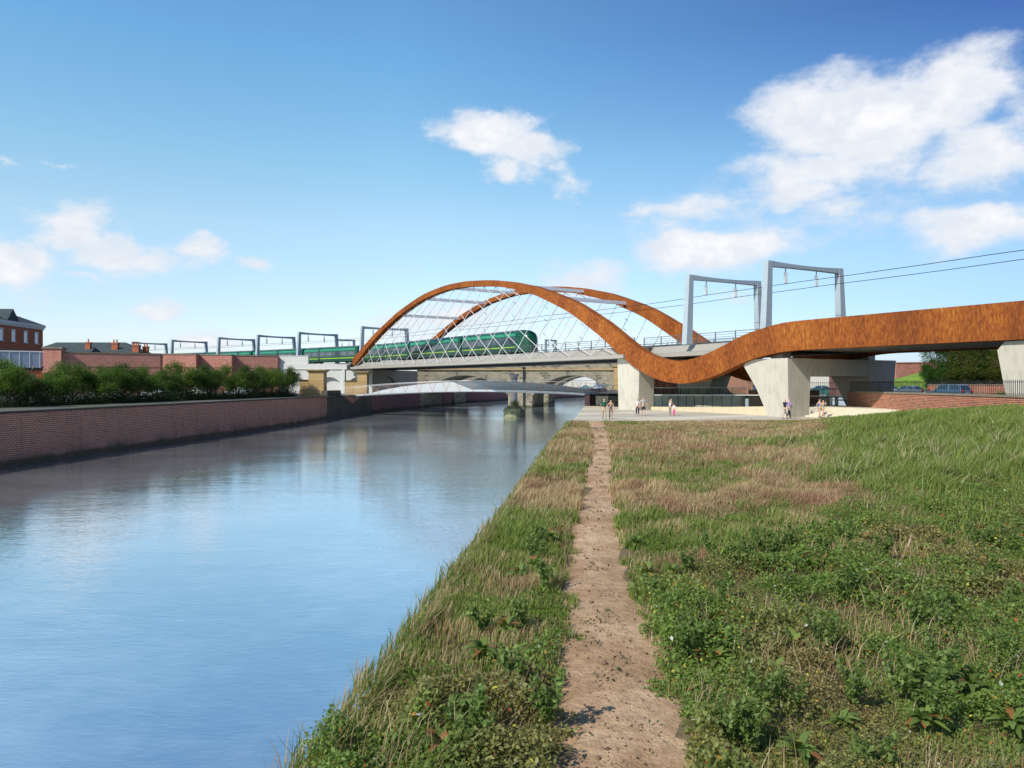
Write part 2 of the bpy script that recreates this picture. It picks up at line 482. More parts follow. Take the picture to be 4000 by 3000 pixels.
def cloth(name, c): plain(name, c, .9, var=.15, scale=6)
cloth('skin', (.56, .34, .24)); cloth('hair_dark', (.02, .014, .011)); cloth('hair_brown', (.09, .045, .022)); cloth('hair_blonde', (.42, .26, .10)); cloth('hair_grey', (.25, .25, .25))
cloth('cloth_green', (.012, .10, .05)); cloth('cloth_khaki', (.42, .34, .22)); cloth('cloth_red', (.55, .03, .04)); cloth('cloth_tan', (.50, .33, .22))
cloth('cloth_white', (.72, .72, .74)); cloth('cloth_navy', (.012, .015, .04)); cloth('cloth_greypolo', (.40, .40, .37)); cloth('cloth_cap', (.50, .04, .09))
cloth('cloth_cargo', (.23, .22, .19)); cloth('cloth_pink', (.75, .04, .27)); cloth('cloth_lilac', (.35, .27, .50)); cloth('cloth_blue', (.09, .20, .42)); cloth('cloth_teal', (.03, .20, .17))
cloth('leather_red', (.16, .02, .02)); cloth('leather_brown', (.40, .16, .05)); cloth('shoe_dark', (.02, .018, .016)); cloth('shoe_blue', (.05, .12, .3)); cloth('emblem_yellow', (.55, .50, .16))
def patterned():
    m, t, b = mat('cloth_striped')
    g = t.node('ShaderNodeTexCoord').outputs['Object']
    sp = t.node('ShaderNodeSeparateXYZ'); t.put(sp.inputs[0], g)
    f = t.m('FRACT', t.m('MULTIPLY', sp.outputs[2], 7))
    t.put(b.inputs['Base Color'], t.ramp(f, [(0, (.5, .04, .03)), (.25, (.03, .08, .4)), (.5, (.6, .35, .05)), (.75, (.02, .2, .3))], 'CONSTANT'))
    m, t, b = mat('cloth_pattern')
    g = t.node('ShaderNodeTexCoord').outputs['Object']
    v = t.node('ShaderNodeTexVoronoi'); t.put(v.inputs['Vector'], g); v.inputs['Scale'].default_value = 9
    t.put(b.inputs['Base Color'], t.ramp(v.outputs['Distance'], [(0, (.6, .6, .65)), (.42, (.012, .014, .035))], 'CONSTANT'))
    m, t, b = mat('cloth_floral')
    g = t.node('ShaderNodeTexCoord').outputs['Object']
    v = t.node('ShaderNodeTexVoronoi'); t.put(v.inputs['Vector'], g); v.inputs['Scale'].default_value = 14
    t.put(b.inputs['Base Color'], t.ramp(v.outputs['Distance'], [(0, (.08, .10, .09)), (.35, (.45, .38, .22)), (.6, (.2, .28, .22))], 'CONSTANT'))
patterned()
brick('mossy_stone', (.36, .34, .24), (.24, .25, .15), (.18, .21, .08), .8, .5, .05, (.16, .21, .06), var=.6, bump=1.0, soil=.5)

# ------------------------------------------------------------------ mesh helpers
class MB:
    def __init__(s):
        s.v = []; s.f = []; s.uv = {}; s.mi = []
    def face(s, pts, uv=None, mi=0):
        i = len(s.v)
        s.v.extend([tuple(p) for p in pts])
        s.f.append(tuple(range(i, i + len(pts))))
        s.mi.append(mi)
        if uv is not None: s.uv[len(s.f) - 1] = uv
    def box(s, x0, x1, y0, y1, z0, z1, mi=0):
        s.hexa([(x0, y0, z0), (x1, y0, z0), (x1, y1, z0), (x0, y1, z0)], [(x0, y0, z1), (x1, y0, z1), (x1, y1, z1), (x0, y1, z1)], mi)
    def hexa(s, lo, hi, mi=0):
        """prism between two same-sized loops (counter-clockwise from above)"""
        n = len(lo)
        s.face(lo[::-1], mi=mi); s.face(hi, mi=mi)
        for i in range(n):
            j = (i + 1) % n
            s.face([lo[i], lo[j], hi[j], hi[i]], mi=mi)
    def obox(s, c, ux, hx, hy, z0, z1, mi=0, taper=1.0):
        """box at centre c (x,y) with unit axis ux (2D), half sizes hx, hy"""
        vx, vy = ux[0], ux[1]
        def q(a, b, z, k=1): return (c[0] + vx * a * k - vy * b * k, c[1] + vy * a * k + vx * b * k, z)
        lo = [q(-hx, -hy, z0), q(hx, -hy, z0), q(hx, hy, z0), q(-hx, hy, z0)]
        hi = [q(-hx, -hy, z1, taper), q(hx, -hy, z1, taper), q(hx, hy, z1, taper), q(-hx, hy, z1, taper)]
        s.hexa(lo, hi, mi)
    def sweep(s, rings, cap=True, mi=0, uvs=None):
        n = len(rings[0])
        for a in range(len(rings) - 1):
            for i in range(n):
                j = (i + 1) % n
                u = None
                if uvs is not None:
                    u = [(uvs[a][0], uvs[a][1][i]), (uvs[a + 1][0], uvs[a + 1][1][i]), (uvs[a + 1][0], uvs[a + 1][1][i + 1]), (uvs[a][0], uvs[a][1][i + 1])]
                s.face([rings[a][i], rings[a + 1][i], rings[a + 1][j], rings[a][j]], u, mi)
        if cap:
            s.face(rings[0]); s.face(rings[-1][::-1])
    def bar(s, p, q, r, n=6, r2=None, mi=0):
        p, q = Vector(p), Vector(q)
        d = (q - p)
        if d.length < 1e-6: return
        d.normalize()
        a = d.orthogonal().normalized(); b = d.cross(a)
        r2 = r if r2 is None else r2
        A = [p + (a * cos(2 * pi * i / n) + b * sin(2 * pi * i / n)) * r for i in range(n)]
        B = [q + (a * cos(2 * pi * i / n) + b * sin(2 * pi * i / n)) * r2 for i in range(n)]
        for i in range(n):
            j = (i + 1) % n
            s.face([A[i], A[j], B[j], B[i]], mi=mi)
        s.face(A[::-1], mi=mi); s.face(B, mi=mi)
    def lathe(s, c, prof, n=16, mi=0):
        """prof: list of (radius, z) from bottom to top, around vertical axis at c"""
        for (r0, z0), (r1, z1) in zip(prof, prof[1:]):
            for i in range(n):
                a, b = 2 * pi * i / n, 2 * pi * (i + 1) / n
                pts = [(c[0] + r0 * cos(a), c[1] + r0 * sin(a), c[2] + z0), (c[0] + r0 * cos(b), c[1] + r0 * sin(b), c[2] + z0),
                       (c[0] + r1 * cos(b), c[1] + r1 * sin(b), c[2] + z1), (c[0] + r1 * cos(a), c[1] + r1 * sin(a), c[2] + z1)]
                if r1 < 1e-5: pts = pts[:3]
                elif r0 < 1e-5: pts = [pts[0], pts[2], pts[3]]
                s.face(pts, mi=mi)
    def ball(s, c, r, n=10, sc=(1, 1, 1), mi=0):
        m = n // 2 + 1
        pr = [(sin(pi * i / m), -cos(pi * i / m)) for i in range(m + 1)]
        for (r0, z0), (r1, z1) in zip(pr, pr[1:]):
            for i in range(n):
                a, b = 2 * pi * i / n, 2 * pi * (i + 1) / n
                f = lambda q, t, z: (c[0] + r * sc[0] * q * cos(t), c[1] + r * sc[1] * q * sin(t), c[2] + r * sc[2] * z)
                pts = [f(r0, a, z0), f(r0, b, z0), f(r1, b, z1), f(r1, a, z1)]
                if r1 < 1e-5: pts = pts[:3]
                elif r0 < 1e-5: pts = [pts[0], pts[2], pts[3]]
                s.face(pts, mi=mi)
    def build(s, name, mats, parent=None, smooth=False, origin=None, weld=True):
        if isinstance(mats, str): mats = [mats]
        P = np.array(s.v, float).reshape(-1, 3)
        if parent is not None:
            o = world_loc(parent)
        elif origin is not None: o = Vector(origin)
        else:
            lo, hi = P.min(0), P.max(0)
            o = Vector(((lo[0] + hi[0]) / 2, (lo[1] + hi[1]) / 2, lo[2]))
        me = bpy.data.meshes.new(name)
        me.from_pydata([tuple(p) for p in (P - np.array(o))], [], s.f)
        for m in mats: me.materials.append(M[m])
        me.polygons.foreach_set('material_index', s.mi)
        uvl = me.uv_layers.new(name='UV')
        data = np.zeros(len(me.loops) * 2)
        k = 0
        for fi, f in enumerate(s.f):
            if fi in s.uv:
                for u in s.uv[fi]:
                    data[k] = u[0]; data[k + 1] = u[1]; k += 2
                continue
            q = P[list(f)]
            nx = ny = nz = 0.
            for a in range(len(f)):
                p0, p1 = q[a], q[(a + 1) % len(f)]
                nx += (p0[1] - p1[1]) * (p0[2] + p1[2]); ny += (p0[2] - p1[2]) * (p0[0] + p1[0]); nz += (p0[0] - p1[0]) * (p0[1] + p1[1])
            L = sqrt(nx * nx + ny * ny + nz * nz) or 1
            nx /= L; ny /= L; nz /= L
            h = hypot(nx, ny)
            if h > .3:
                tx, ty = -ny / h, nx / h
                for p in q:
                    data[k] = p[0] * tx + p[1] * ty; data[k + 1] = p[2] / h; k += 2
            else:
                for p in q:
                    data[k] = p[0]; data[k + 1] = p[1]; k += 2
        uvl.data.foreach_set('uv', data)
        if smooth and weld:
            bm = bmesh.new(); bm.from_mesh(me)
            bmesh.ops.remove_doubles(bm, verts=bm.verts, dist=1e-4)
            bmesh.ops.recalc_face_normals(bm, faces=bm.faces)
            bm.to_mesh(me); bm.free()
        if smooth: me.shade_smooth() if smooth is True else me.shade_auto(smooth)
        me.update()
        ob = bpy.data.objects.new(name, me)
        COL.objects.link(ob)
        if parent is not None: ob.parent = parent
        else: ob.location = o
        return ob

def _auto(me, ang):
    me.shade_smooth()
    me.set_sharp_from_angle(angle=radians(ang))
bpy.types.Mesh.shade_auto = lambda me, a: _auto(me, a)

def world_loc(o):
    v = Vector((0, 0, 0))
    while o is not None:
        v = v + o.location
        o = o.parent
    return v

def tag(o, label=None, cat=None, group=None, kind=None):
    if label: o['label'] = label
    if cat: o['category'] = cat
    if group: o['group'] = group
    if kind: o['kind'] = kind
    return o

def root(name, loc, label, cat, group=None):
    o = bpy.data.objects.new(name, None)
    o.empty_display_size = .3
    COL.objects.link(o)
    o.location = loc
    return tag(o, label, cat, group)

def copy_tree(o, parent=None):
    c = o.copy(); COL.objects.link(c)
    c.parent = parent
    for ch in list(o.children): copy_tree(ch, c)
    return c

def PX(px, py, Y): return Vector(((px - 2000) * Y / F, Y, (1500 - py) * Y / F))
def lerp(a, b, t): return a + (b - a) * t
def ss(t):
    t = min(1, max(0, t)); return t * t * (3 - 2 * t)
def interp(x, tab):
    return float(np.interp(x, [p[0] for p in tab], [p[1] for p in tab]))

def wall(pts, z0, z1, th, name, m, parent=None, cope=None, cope_h=.18, cope_o=.08, side=1):
    """wall along a polyline of (x, y); its seen face is on the line, its thickness goes to the left (side 1) or right (-1)"""
    P = [Vector(p) for p in pts]
    N = []
    for i in range(len(P)):
        d = (P[min(i + 1, len(P) - 1)] - P[max(i - 1, 0)]).normalized()
        N.append(Vector((-d.y, d.x)) * side)
    def zz(z, i): return z[i] if isinstance(z, (list, tuple)) else z
    mb = MB()
    rings = []
    for i, p in enumerate(P):
        q = p + N[i] * th
        rings.append([(p.x, p.y, zz(z0, i)), (p.x, p.y, zz(z1, i)), (q.x, q.y, zz(z1, i)), (q.x, q.y, zz(z0, i))])
    if side < 0: rings = [r[::-1] for r in rings]
    mb.sweep(rings)
    w = mb.build(name, m, parent)
    c = None
    if cope:
        mb = MB(); rings = []
        for i, p in enumerate(P):
            a = p - N[i] * cope_o; b = p + N[i] * (th + cope_o)
            z = zz(z1, i) + .003
            rings.append([(a.x, a.y, z), (a.x, a.y, z + cope_h), (b.x, b.y, z + cope_h), (b.x, b.y, z)])
        if side < 0: rings = [r[::-1] for r in rings]
        mb.sweep(rings)
        c = mb.build('coping', cope, parent)
    return w, c

# ------------------------------------------------------------------ the line of the railway (near edge of the bridge)
TH = [(-200, 29.3), (-8, 29.3), (3, 34.3), (76, 34.3), (90, 48), (120, 53), (160, 58), (300, 60), (420, 60)]
DS = .25
_path = {}
def _mk():
    x, y = 12.6, 90.0
    n = int(400 / DS); _path[0] = (x, y)
    for i in range(n):
        a = radians(interp((i + .5) * DS, TH)); x -= sin(a) * DS; y += cos(a) * DS; _path[i + 1] = (x, y)
    x, y = 12.6, 90.0
    for i in range(int(110 / DS)):
        a = radians(interp(-(i + .5) * DS, TH)); x += sin(a) * DS; y -= cos(a) * DS; _path[-i - 1] = (x, y)
_mk()
def pt(s, off=0.):
    k = s / DS; i = math.floor(k); f = k - i
    a = _path[i]; b = _path.get(i + 1, a)
    th = radians(interp(s, TH))
    return Vector((lerp(a[0], b[0], f) + cos(th) * off, lerp(a[1], b[1], f) + sin(th) * off))
def dirs(s):
    th = radians(interp(s, TH))
    return Vector((-sin(th), cos(th))), Vector((cos(th), sin(th)))
def P3(s, off, z):
    p = pt(s, off); return Vector((p.x, p.y, z))
def s_at(px, lo=-95, hi=110, off=0.):
    """arc position whose near-edge point is seen at photo column px"""
    for _ in range(60):
        m = (lo + hi) / 2; p = pt(m, off)
        if 2000 + F * p.x / p.y > px: lo = m
        else: hi = m
    return (lo + hi) / 2

outline = [(1380, 1398), (1427, 1343), (1472, 1294), (1549, 1221.5), (1600, 1184), (1648, 1152), (1700, 1129), (1747.5, 1112), (1820, 1098), (1897, 1094), (1945, 1095),
           (1996, 1100), (2096, 1120), (2195, 1157), (2250, 1181), (2295, 1209), (2375, 1262), (2449, 1325), (2490, 1358), (2530, 1383), (2573.5, 1400), (2610, 1408.5), (2648, 1411.5), (2698, 1405),
           (2747.5, 1387.6), (2797, 1365), (2847, 1338), (2897, 1310.5), (2930, 1297), (2966, 1287), (3006, 1273), (3046, 1262)]
TOP = []
for px, py in outline:
    s = s_at(px); p = pt(s)
    TOP.append((s, (1500 - py) * p.y / F))
TOP.sort()
s_end = TOP[0][0]
TOP = [(-90, 5.62), (s_end - 12, 5.62), (s_end - 1.5, 5.60)] + [(s, z) for s, z in TOP]
_ts = np.array([p[0] for p in TOP]); _tz = np.array([p[1] for p in TOP])
_S = np.arange(-90, 79.61, .4)
_Z = np.interp(_S, _ts, _tz)
_k = np.exp(-np.linspace(-2, 2, 13) ** 2); _k /= _k.sum()
_Zs = np.convolve(np.pad(_Z, 6, 'edge'), _k, 'valid')
_w = np.clip((_S - 70) / 8, 0, 1)
_Zs = _Zs * (1 - _w) + _Z * _w
def ztop(s): return float(np.interp(s, _S, _Zs))
DEPTH = [(-90, 2.62), (-24, 2.6), (-10, 2.4), (0, 2.15), (6, 1.8), (10, 1.5), (17, 1.12), (25, .9), (45, .8), (65, .85), (73, 1.1), (79.6, 1.5)]

# ------------------------------------------------------------------ the new railway bridge
bridge = root('railway_bridge', (*pt(30, 6.5), -3), 'rust-coloured steel arch railway bridge with criss-cross hangers and a long wavy beam', 'bridge')
def rib(off, label):
    mb = MB(); rings = []; uvs = []
    W_ = 1.0
    for s, z in zip(_S, _Zs):
        sl = (ztop(s + .4) - ztop(s - .4)) / .8 if -89 < s < 79 else 0
        ln = sqrt(1 + sl * sl)
        dp = interp(s, DEPTH)
        bs, bz = s + sl / ln * dp, z - dp / ln
        bs = min(max(bs, -89.9), 82)
        a = P3(s, off, z); b = P3(bs, off, bz); c = P3(bs, off + W_, bz); d = P3(s, off + W_, z)
        rings.append([a, b, c, d])
        uvs.append((s, [0, -dp, -dp - W_, -2 * dp - W_, -2 * dp - 2 * W_]))
    mb.sweep([r[::-1] for r in rings], uvs=[(u[0], [u[1][4], u[1][3], u[1][2], u[1][1], u[1][0]]) for u in uvs])
    o = mb.build('arch_rib', 'weathering_steel', bridge)
    tag(o, label)
    return o
rib(0, 'near rusted steel arch that dips under the deck and sweeps up into the long beam')
rib(13, 'far rusted steel arch seen through the hangers')

# edge girders, deck and soffit between the arches
def swept(prof_fn, s0, s1, step, name, m, parent, smooth=False):
    mb = MB(); rings = []
    n = max(1, int(round((s1 - s0) / step)))
    for i in range(n + 1):
        s = lerp(s0, s1, i / n)
        rings.append([P3(s, o, z) for o, z in prof_fn(s)])
    mb.sweep(rings)
    return mb.build(name, m, parent)
near_prof = lambda s: [(-.3, 3.0), (-.3, 3.42), (.45, 3.5), (1.25, 4.28), (1.75, 4.28), (1.75, 3.0)]
far_prof = lambda s: [(14.0 - o, z) for o, z in near_prof(s)][::-1]
g = swept(near_prof, -1.0, 80, 3, 'edge_girder', 'girder_paint', bridge); g['label'] = 'near pale edge girder with sloping web'
g = swept(far_prof, 2.0, 80, 3, 'edge_girder', 'girder_paint', bridge); g['label'] = 'far pale edge girder'
# where the ribs pass outside the deck, the deck narrows into a box girder
g = swept(lambda s: [(1.15, 3.0), (1.15, 3.40), (1.95, 3.5), (2.6, 4.25), (3.0, 4.25), (3.0, 3.0)], -22, -1.05, 3, 'edge_girder', 'girder_paint', bridge); g['label'] = 'pale box girder behind the dip of the near arch'
g = swept(lambda s: [(14 - o, z) for o, z in [(1.15, 3.0), (1.15, 3.40), (1.95, 3.5), (2.6, 4.25), (3.0, 4.25), (3.0, 3.0)]][::-1], -22, 1.95, 3, 'edge_girder', 'girder_paint', bridge)
swept(lambda s: [(1.8, 3.55), (1.8, 4.22), (12.2, 4.22), (12.2, 3.55)], -3.0, 80, 4, 'deck_slab', 'ballast', bridge)
swept(lambda s: [(2.65, 3.72), (2.65, 4.22), (11.35, 4.22), (11.35, 3.72)], -22, -3.05, 4, 'deck_slab', 'ballast', bridge)
swept(lambda s: [(1.05, 3.72), (1.05, 4.22), (12.95, 4.22), (12.95, 3.72)], -88, -22.05, 4, 'deck_slab', 'ballast', bridge)
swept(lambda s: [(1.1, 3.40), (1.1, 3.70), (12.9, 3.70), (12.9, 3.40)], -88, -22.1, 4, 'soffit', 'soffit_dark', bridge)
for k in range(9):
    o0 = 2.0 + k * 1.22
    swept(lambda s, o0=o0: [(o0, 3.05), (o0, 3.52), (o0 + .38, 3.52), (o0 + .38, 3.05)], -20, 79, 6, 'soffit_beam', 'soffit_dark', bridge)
for k in range(8):
    o0 = 1.5 + k * 1.42
    swept(lambda s, o0=o0: [(o0, 3.10), (o0 + .1, 3.38), (o0 + .55, 3.38), (o0 + .65, 3.10)], -88, -22.2, 6, 'soffit_beam', 'soffit_rib', bridge)
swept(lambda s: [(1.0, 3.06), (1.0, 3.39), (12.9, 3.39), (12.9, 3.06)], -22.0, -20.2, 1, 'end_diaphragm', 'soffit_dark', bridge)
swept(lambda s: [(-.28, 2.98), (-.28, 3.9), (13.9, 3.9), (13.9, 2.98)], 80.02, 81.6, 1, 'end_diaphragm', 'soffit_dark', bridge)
# rails and sleepers
for o0 in (3.6, 5.03, 8.4, 9.83):
    swept(lambda s, o0=o0: [(o0, 4.36), (o0, 4.5), (o0 + .08, 4.5), (o0 + .08, 4.36)], -85, 80, 6, 'rail', 'rail_steel', bridge)

# hangers
def hanger(off, st, sb, lab=None):
    mb = MB()
    zt = ztop(st) - interp(st, DEPTH) * .9 + .1
    mb.bar(P3(st, off + .5, zt), P3(sb, off + .05 if off < 5 else off + .95, 3.5), .045, 6)
    o = mb.build('hanger', 'hanger_steel', bridge)
for off in (0., 13.):
    for i in range(18):
        hanger(off, 76.2 - 3.0 * i, 74.1 - 4.3 * i)
        hanger(off, 3.2 + 3.0 * i, 5.3 + 4.3 * i)
# cross braces
for s in (59.5, 50.3, 41.1, 31.8, 22.5, 13.2):
    z = ztop(s) - interp(s, DEPTH) * .5
    mb = MB(); ring = []
    for o in (.95, 13.05):
        ring.append([P3(s - .28, o, z - .22), P3(s + .28, o, z - .22), P3(s + .28, o, z + .22), P3(s - .28, o, z + .22)])
    mb.sweep(ring); mb.build('cross_brace', 'brace_steel', bridge)
# railings
def railing(off, s0, s1):
    mb = MB()
    n = int((s1 - s0) / 3)
    for h in (.35, .62, .88, 1.12):
        for i in range(n):
            a, b = lerp(s0, s1, i / n), lerp(s0, s1, (i + 1) / n)
            mb.bar(P3(a, off, 4.28 + h), P3(b, off, 4.28 + h), .022 if h < 1.1 else .035, 5)
    r = mb.build('railing', 'rail_steel', bridge)
    n = int((s1 - s0) / 2.6)
    for i in range(n + 1):
        s = lerp(s0, s1, i / n)
        m2 = MB(); d, nn = dirs(s); p = pt(s, off)
        m2.obox((p.x, p.y), (d.x, d.y), .05, .035, 4.26, 5.45)
        m2.build('post', 'rail_steel', r)
railing(1.45, -1, 80); railing(12.55, 2, 80); railing(2.75, -21, -1.2); railing(11.3, -21, 1.8)

# overhead line gantries
def gantry(s, label, zbase=4.25, off0=1.62, off1=12.4, main=True):
    d, n = dirs(s)
    o = pt(s, 0)
    r = root('catenary_gantry', (*pt(s, (off0 + off1) / 2), zbase), label, 'gantry', 'overhead line portals along the railway')
    ztp = 11.75
    q = lambda off, al, z: Vector((o.x + n.x * off + d.x * al, o.y + n.y * off + d.y * al, z))
    for sgn, oo in ((1, off0), (-1, off1)):
        mb = MB()
        rings = []
        for t in (0, 1):
            z = lerp(zbase, ztp, t); w = lerp(.85, .60, t); lean = lerp(-.50, 0, t) * sgn; th = lerp(.75, .6, t) / 2
            a, b = oo + lean, oo + lean + sgn * w
            lo, hi = min(a, b), max(a, b)
            rings.append([q(lo, -th, z), q(hi, -th, z), q(hi, th, z), q(lo, th, z)])
        mb.sweep(rings)
        mb.build('leg', 'gantry_steel', r)
    mb = MB(); rings = []
    a, b = off0 + .56, off1 - .56
    for i in range(13):
        t = i / 12; sag = 4 * t * (1 - t)
        z1 = ztp - .14 * sag; z0 = z1 - lerp(.52, .34, sag)
        rings.append([q(lerp(a, b, t), -.28, z0), q(lerp(a, b, t), .28, z0), q(lerp(a, b, t), .28, z1), q(lerp(a, b, t), -.28, z1)])
    mb.sweep(rings); mb.build('beam', 'gantry_steel', r)
    for k, oo in enumerate((4.3, 8.7)):
        p = q(oo, 0, 0)
        mb = MB(); mb.bar((p.x, p.y, 11.3), (p.x, p.y, 10.86), .06, 8); h = mb.build('dropper', 'gantry_steel', r)
        mb = MB()
        prof = [(.07, 9.72)]
        for j in range(9):
            z = 9.76 + j * .122
            prof += [(.07, z), (.19, z + .03), (.19, z + .06), (.07, z + .09)]
        mb.lathe((p.x, p.y, 0), prof, 10)
        mb.build('insulator', 'porcelain', r)
    return r
gantry(s_at(2992, off=1.62), 'largest grey-blue portal, standing behind the rise of the long rusted beam')
gantry(s_at(2686, off=1.62), 'second largest grey-blue portal, standing on the pale deck right of the far arch foot')
gantry(79.0, 'grey-blue portal half hidden behind the left foot of the near arch')
for s, lab in ((103, 'grey portal straddling the green train just left of the arch foot'), (119, 'grey portal behind the right end of the brick viaduct wall'),
               (135, 'grey portal third in the row left of the arch foot, above the brick wall'), (155, 'grey portal against the small white cloud above the brick wall'),
               (173, 'leftmost and smallest grey portal, beyond the slate roofs and chimneys')):
    gantry(s, lab)
def branch_gantry(cx, Y, w, ang, label, zb=4):
    r = root('catenary_gantry', (cx, Y, zb), label, 'gantry', 'overhead line portals along the railway')
    u = (cos(ang), sin(ang))
    for sg in (-1, 1):
        mb = MB(); mb.obox((cx + u[0] * sg * w / 2, Y + u[1] * sg * w / 2), u, .3, .22, zb, 11.75); mb.build('leg', 'gantry_steel', r)
        mb = MB(); mb.lathe((cx + u[0] * sg * w * .2, Y + u[1] * sg * w * .2, 0), [(.06, 9.8), (.15, 9.9), (.07, 10.2), (.15, 10.3), (.07, 10.6), (.06, 11.25)], 8); mb.build('insulator', 'porcelain', r)
    mb = MB(); mb.obox((cx, Y), u, w / 2 - .3, .2, 11.3, 11.74); mb.build('beam', 'gantry_steel', r)
branch_gantry(-43.8, 202, 5, radians(40), 'small far grey portal seen just right of the train portal left of the arch')
branch_gantry(10.2, 203, 3.6, radians(40), 'tiny far grey portal seen through the hangers right of the train nose')

# overhead wires, one over each track, from gantry to gantry
WS = [-88, -60, -40, -21.8, -10.6, 20, 50, 79, 103, 119, 135, 155, 181, 230]
for off, lab in ((4.3, 'upper black overhead wire running over the near track'), (8.7, 'lower black overhead wire running over the far track')):
    mb = MB()
    for a, b in zip(WS, WS[1:]):
        n = max(2, int((b - a) / 5))
        for i in range(n):
            t0, t1 = i / n, (i + 1) / n
            sg = lambda t: 9.72 - .5 * 4 * t * (1 - t) * ((b - a) / 40) ** 2 * .5
            mb.bar(P3(lerp(a, b, t0), off, sg(t0)), P3(lerp(a, b, t1), off, sg(t1)), .028, 5)
    tag(mb.build('overhead_wire', 'wire'), lab, 'wire', 'overhead wires of the railway')

# ------------------------------------------------------------------ piers under the bridge
def pier_frame(s, label, t_top=5.3, t_bot=2.4, zb=-3.0, zt=2.35, plan_shift=0., o0=.4, o1=16.0, inner=3.1):
    """portal pier across the bridge: two legs that flare along the bridge, joined by a cross beam"""
    d, n = dirs(s)
    o = pt(s, 0)
    q = lambda off, al, z: Vector((o.x + n.x * off + d.x * al, o.y + n.y * off + d.y * al, z))
    r = root('bridge_pier', (*pt(s, (o0 + o1) / 2), zb), label, 'pier', 'concrete piers of the new bridge')
    # al = 0 is the edge nearest the camera, growing along the bridge to the left
    for k in (0, 1):
        mb = MB(); rings = []
        for z, tt in ((zb, t_bot), (-.4, lerp(t_bot, t_top, .47)), (zt - .62, t_top), (zt - .6, t_top), (zt, t_top - .5)):
            f = (z - zb) / (zt - zb)
            if k == 0:
                a, b = o0 + lerp(.25, 0, f), o0 + inner + lerp(-.15, 0, f)
            else:
                a, b = o1 - inner - .9 + lerp(.3, 0, f), o1 + lerp(-.5, 0, f)
            sh = lerp(.12, 0, f)
            rings.append([q(a, sh, z), q(b, sh, z), q(b, sh + tt, z), q(a, sh + tt, z)])
        mb.sweep(rings)
        mb.build('leg', 'concrete_pier', r)
    mb = MB()
    lo = [q(o0 + inner + .003, .06, .75), q(o1 - inner - .903, .06, .75), q(o1 - inner - .903, t_top - .9, .75), q(o0 + inner + .003, t_top - .9, .75)]
    hi = [Vector((*p.xy, zt - .02)) for p in lo]
    mb.hexa(lo, hi); mb.build('cross_beam', 'concrete_pier', r)
    for oo in (o0 + 1.0, o1 - 2.3):
        mb = MB(); c = q(oo + .6, 2.2, 0)
        mb.obox((c.x, c.y), (n.x, n.y), .55, .7, zt + .003, 3.04); mb.build('bearing', 'concrete_pier', r)
    return r
pier_frame(-24.0, 'white concrete portal pier with flared legs standing beside the wide steps')
pier_frame(-47.5, 'white flared concrete pier at the right edge behind the railings', zb=-1.7, zt=2.95, t_bot=4.4)
# the pier under the foot of the arch, cut off by the curve of the rib
def arch_pier():
    s = -2.3
    d, n = dirs(s); o = pt(s, 0)
    r = root('bridge_pier', (*pt(s, 7), -3), 'pale blocky concrete pier under the sloping foot of the near arch, beside the river', 'pier', 'concrete piers of the new bridge')
    q = lambda off, al, z: Vector((o.x + n.x * off + d.x * al, o.y + n.y * off + d.y * al, z))
    for off, w, flare in ((.5, 2.3, 0), (10.8, 3.0, 1.6)):
        mb = MB(); rings = []
        # side profile in (along, z): top follows the underside of the rib
        prof = [(-.4, -3), (3.1, -3)]
        top = []
        for i in range(9):
            al = lerp(3.3 + (flare if off > 5 else 0), -.55 - (flare if off > 5 else 0), i / 8)
            ss_ = s + al
            sl = (ztop(ss_ + .5) - ztop(ss_ - .5))
            zb_ = ztop(ss_) - interp(ss_, DEPTH) * sqrt(1 + sl * sl) - .05
            top.append((al, min(2.95, zb_)))
        prof = prof + top
        A = [q(off, a, z) for a, z in prof]; B = [q(off + w, a, z) for a, z in prof]
        mb.face(A); mb.face(B[::-1])
        for i in range(len(A)):
            j = (i + 1) % len(A)
            mb.face([A[j], A[i], B[i], B[j]])
        mb.build('leg', 'concrete_pier', r)
    mb = MB()
    # cross beam between the two legs, carrying the deck
    lo = [q(2.7, -.6, 1.5), q(11.15, -.6, 1.5), q(11.15, 2.6, 1.5), q(2.7, 2.6, 1.5)]
    mb.hexa(lo, [Vector((*p.xy, 2.98)) for p in lo]); mb.build('cross_beam', 'concrete_pier', r)
arch_pier()

# ------------------------------------------------------------------ river banks, water, ground
ZW = -5.5
LB = [(-37, 0), (-36, 20), (-33.8, 50.8), (-31.55, 75), (-29, 106), (-26.8, 146), (-21.5, 179), (-18.3, 199), (-14.2, 226), (-.4, 258), (12.8, 280), (37, 344), (80, 420), (200, 600)]
RB = [(-3.6, -10), (-2.38, 0), (10.0, 106), (15, 140), (24, 181), (29, 200), (38, 226), (60, 262), (85, 300), (120, 350), (240, 500)]
def lbx(y): return interp(y, [(p[1], p[0]) for p in LB])
def rbx(y): return interp(y, [(p[1], p[0]) for p in RB])
mb = MB(); ys = list(range(-40, 600, 20))
for a, b in zip(ys, ys[1:]):
    mb.face([(lbx(a) - 1.5, a, ZW), (rbx(a) + 1.5 + (4 if a < 106 else 0), a, ZW), (rbx(b) + 1.5 + (4 if b < 106 else 0), b, ZW), (lbx(b) - 1.5, b, ZW)])
tag(mb.build('river_water', 'river_water', origin=(0, 0, 0)), 'calm blue river mirroring the sky, rippled towards the bridges', 'river', kind='structure')

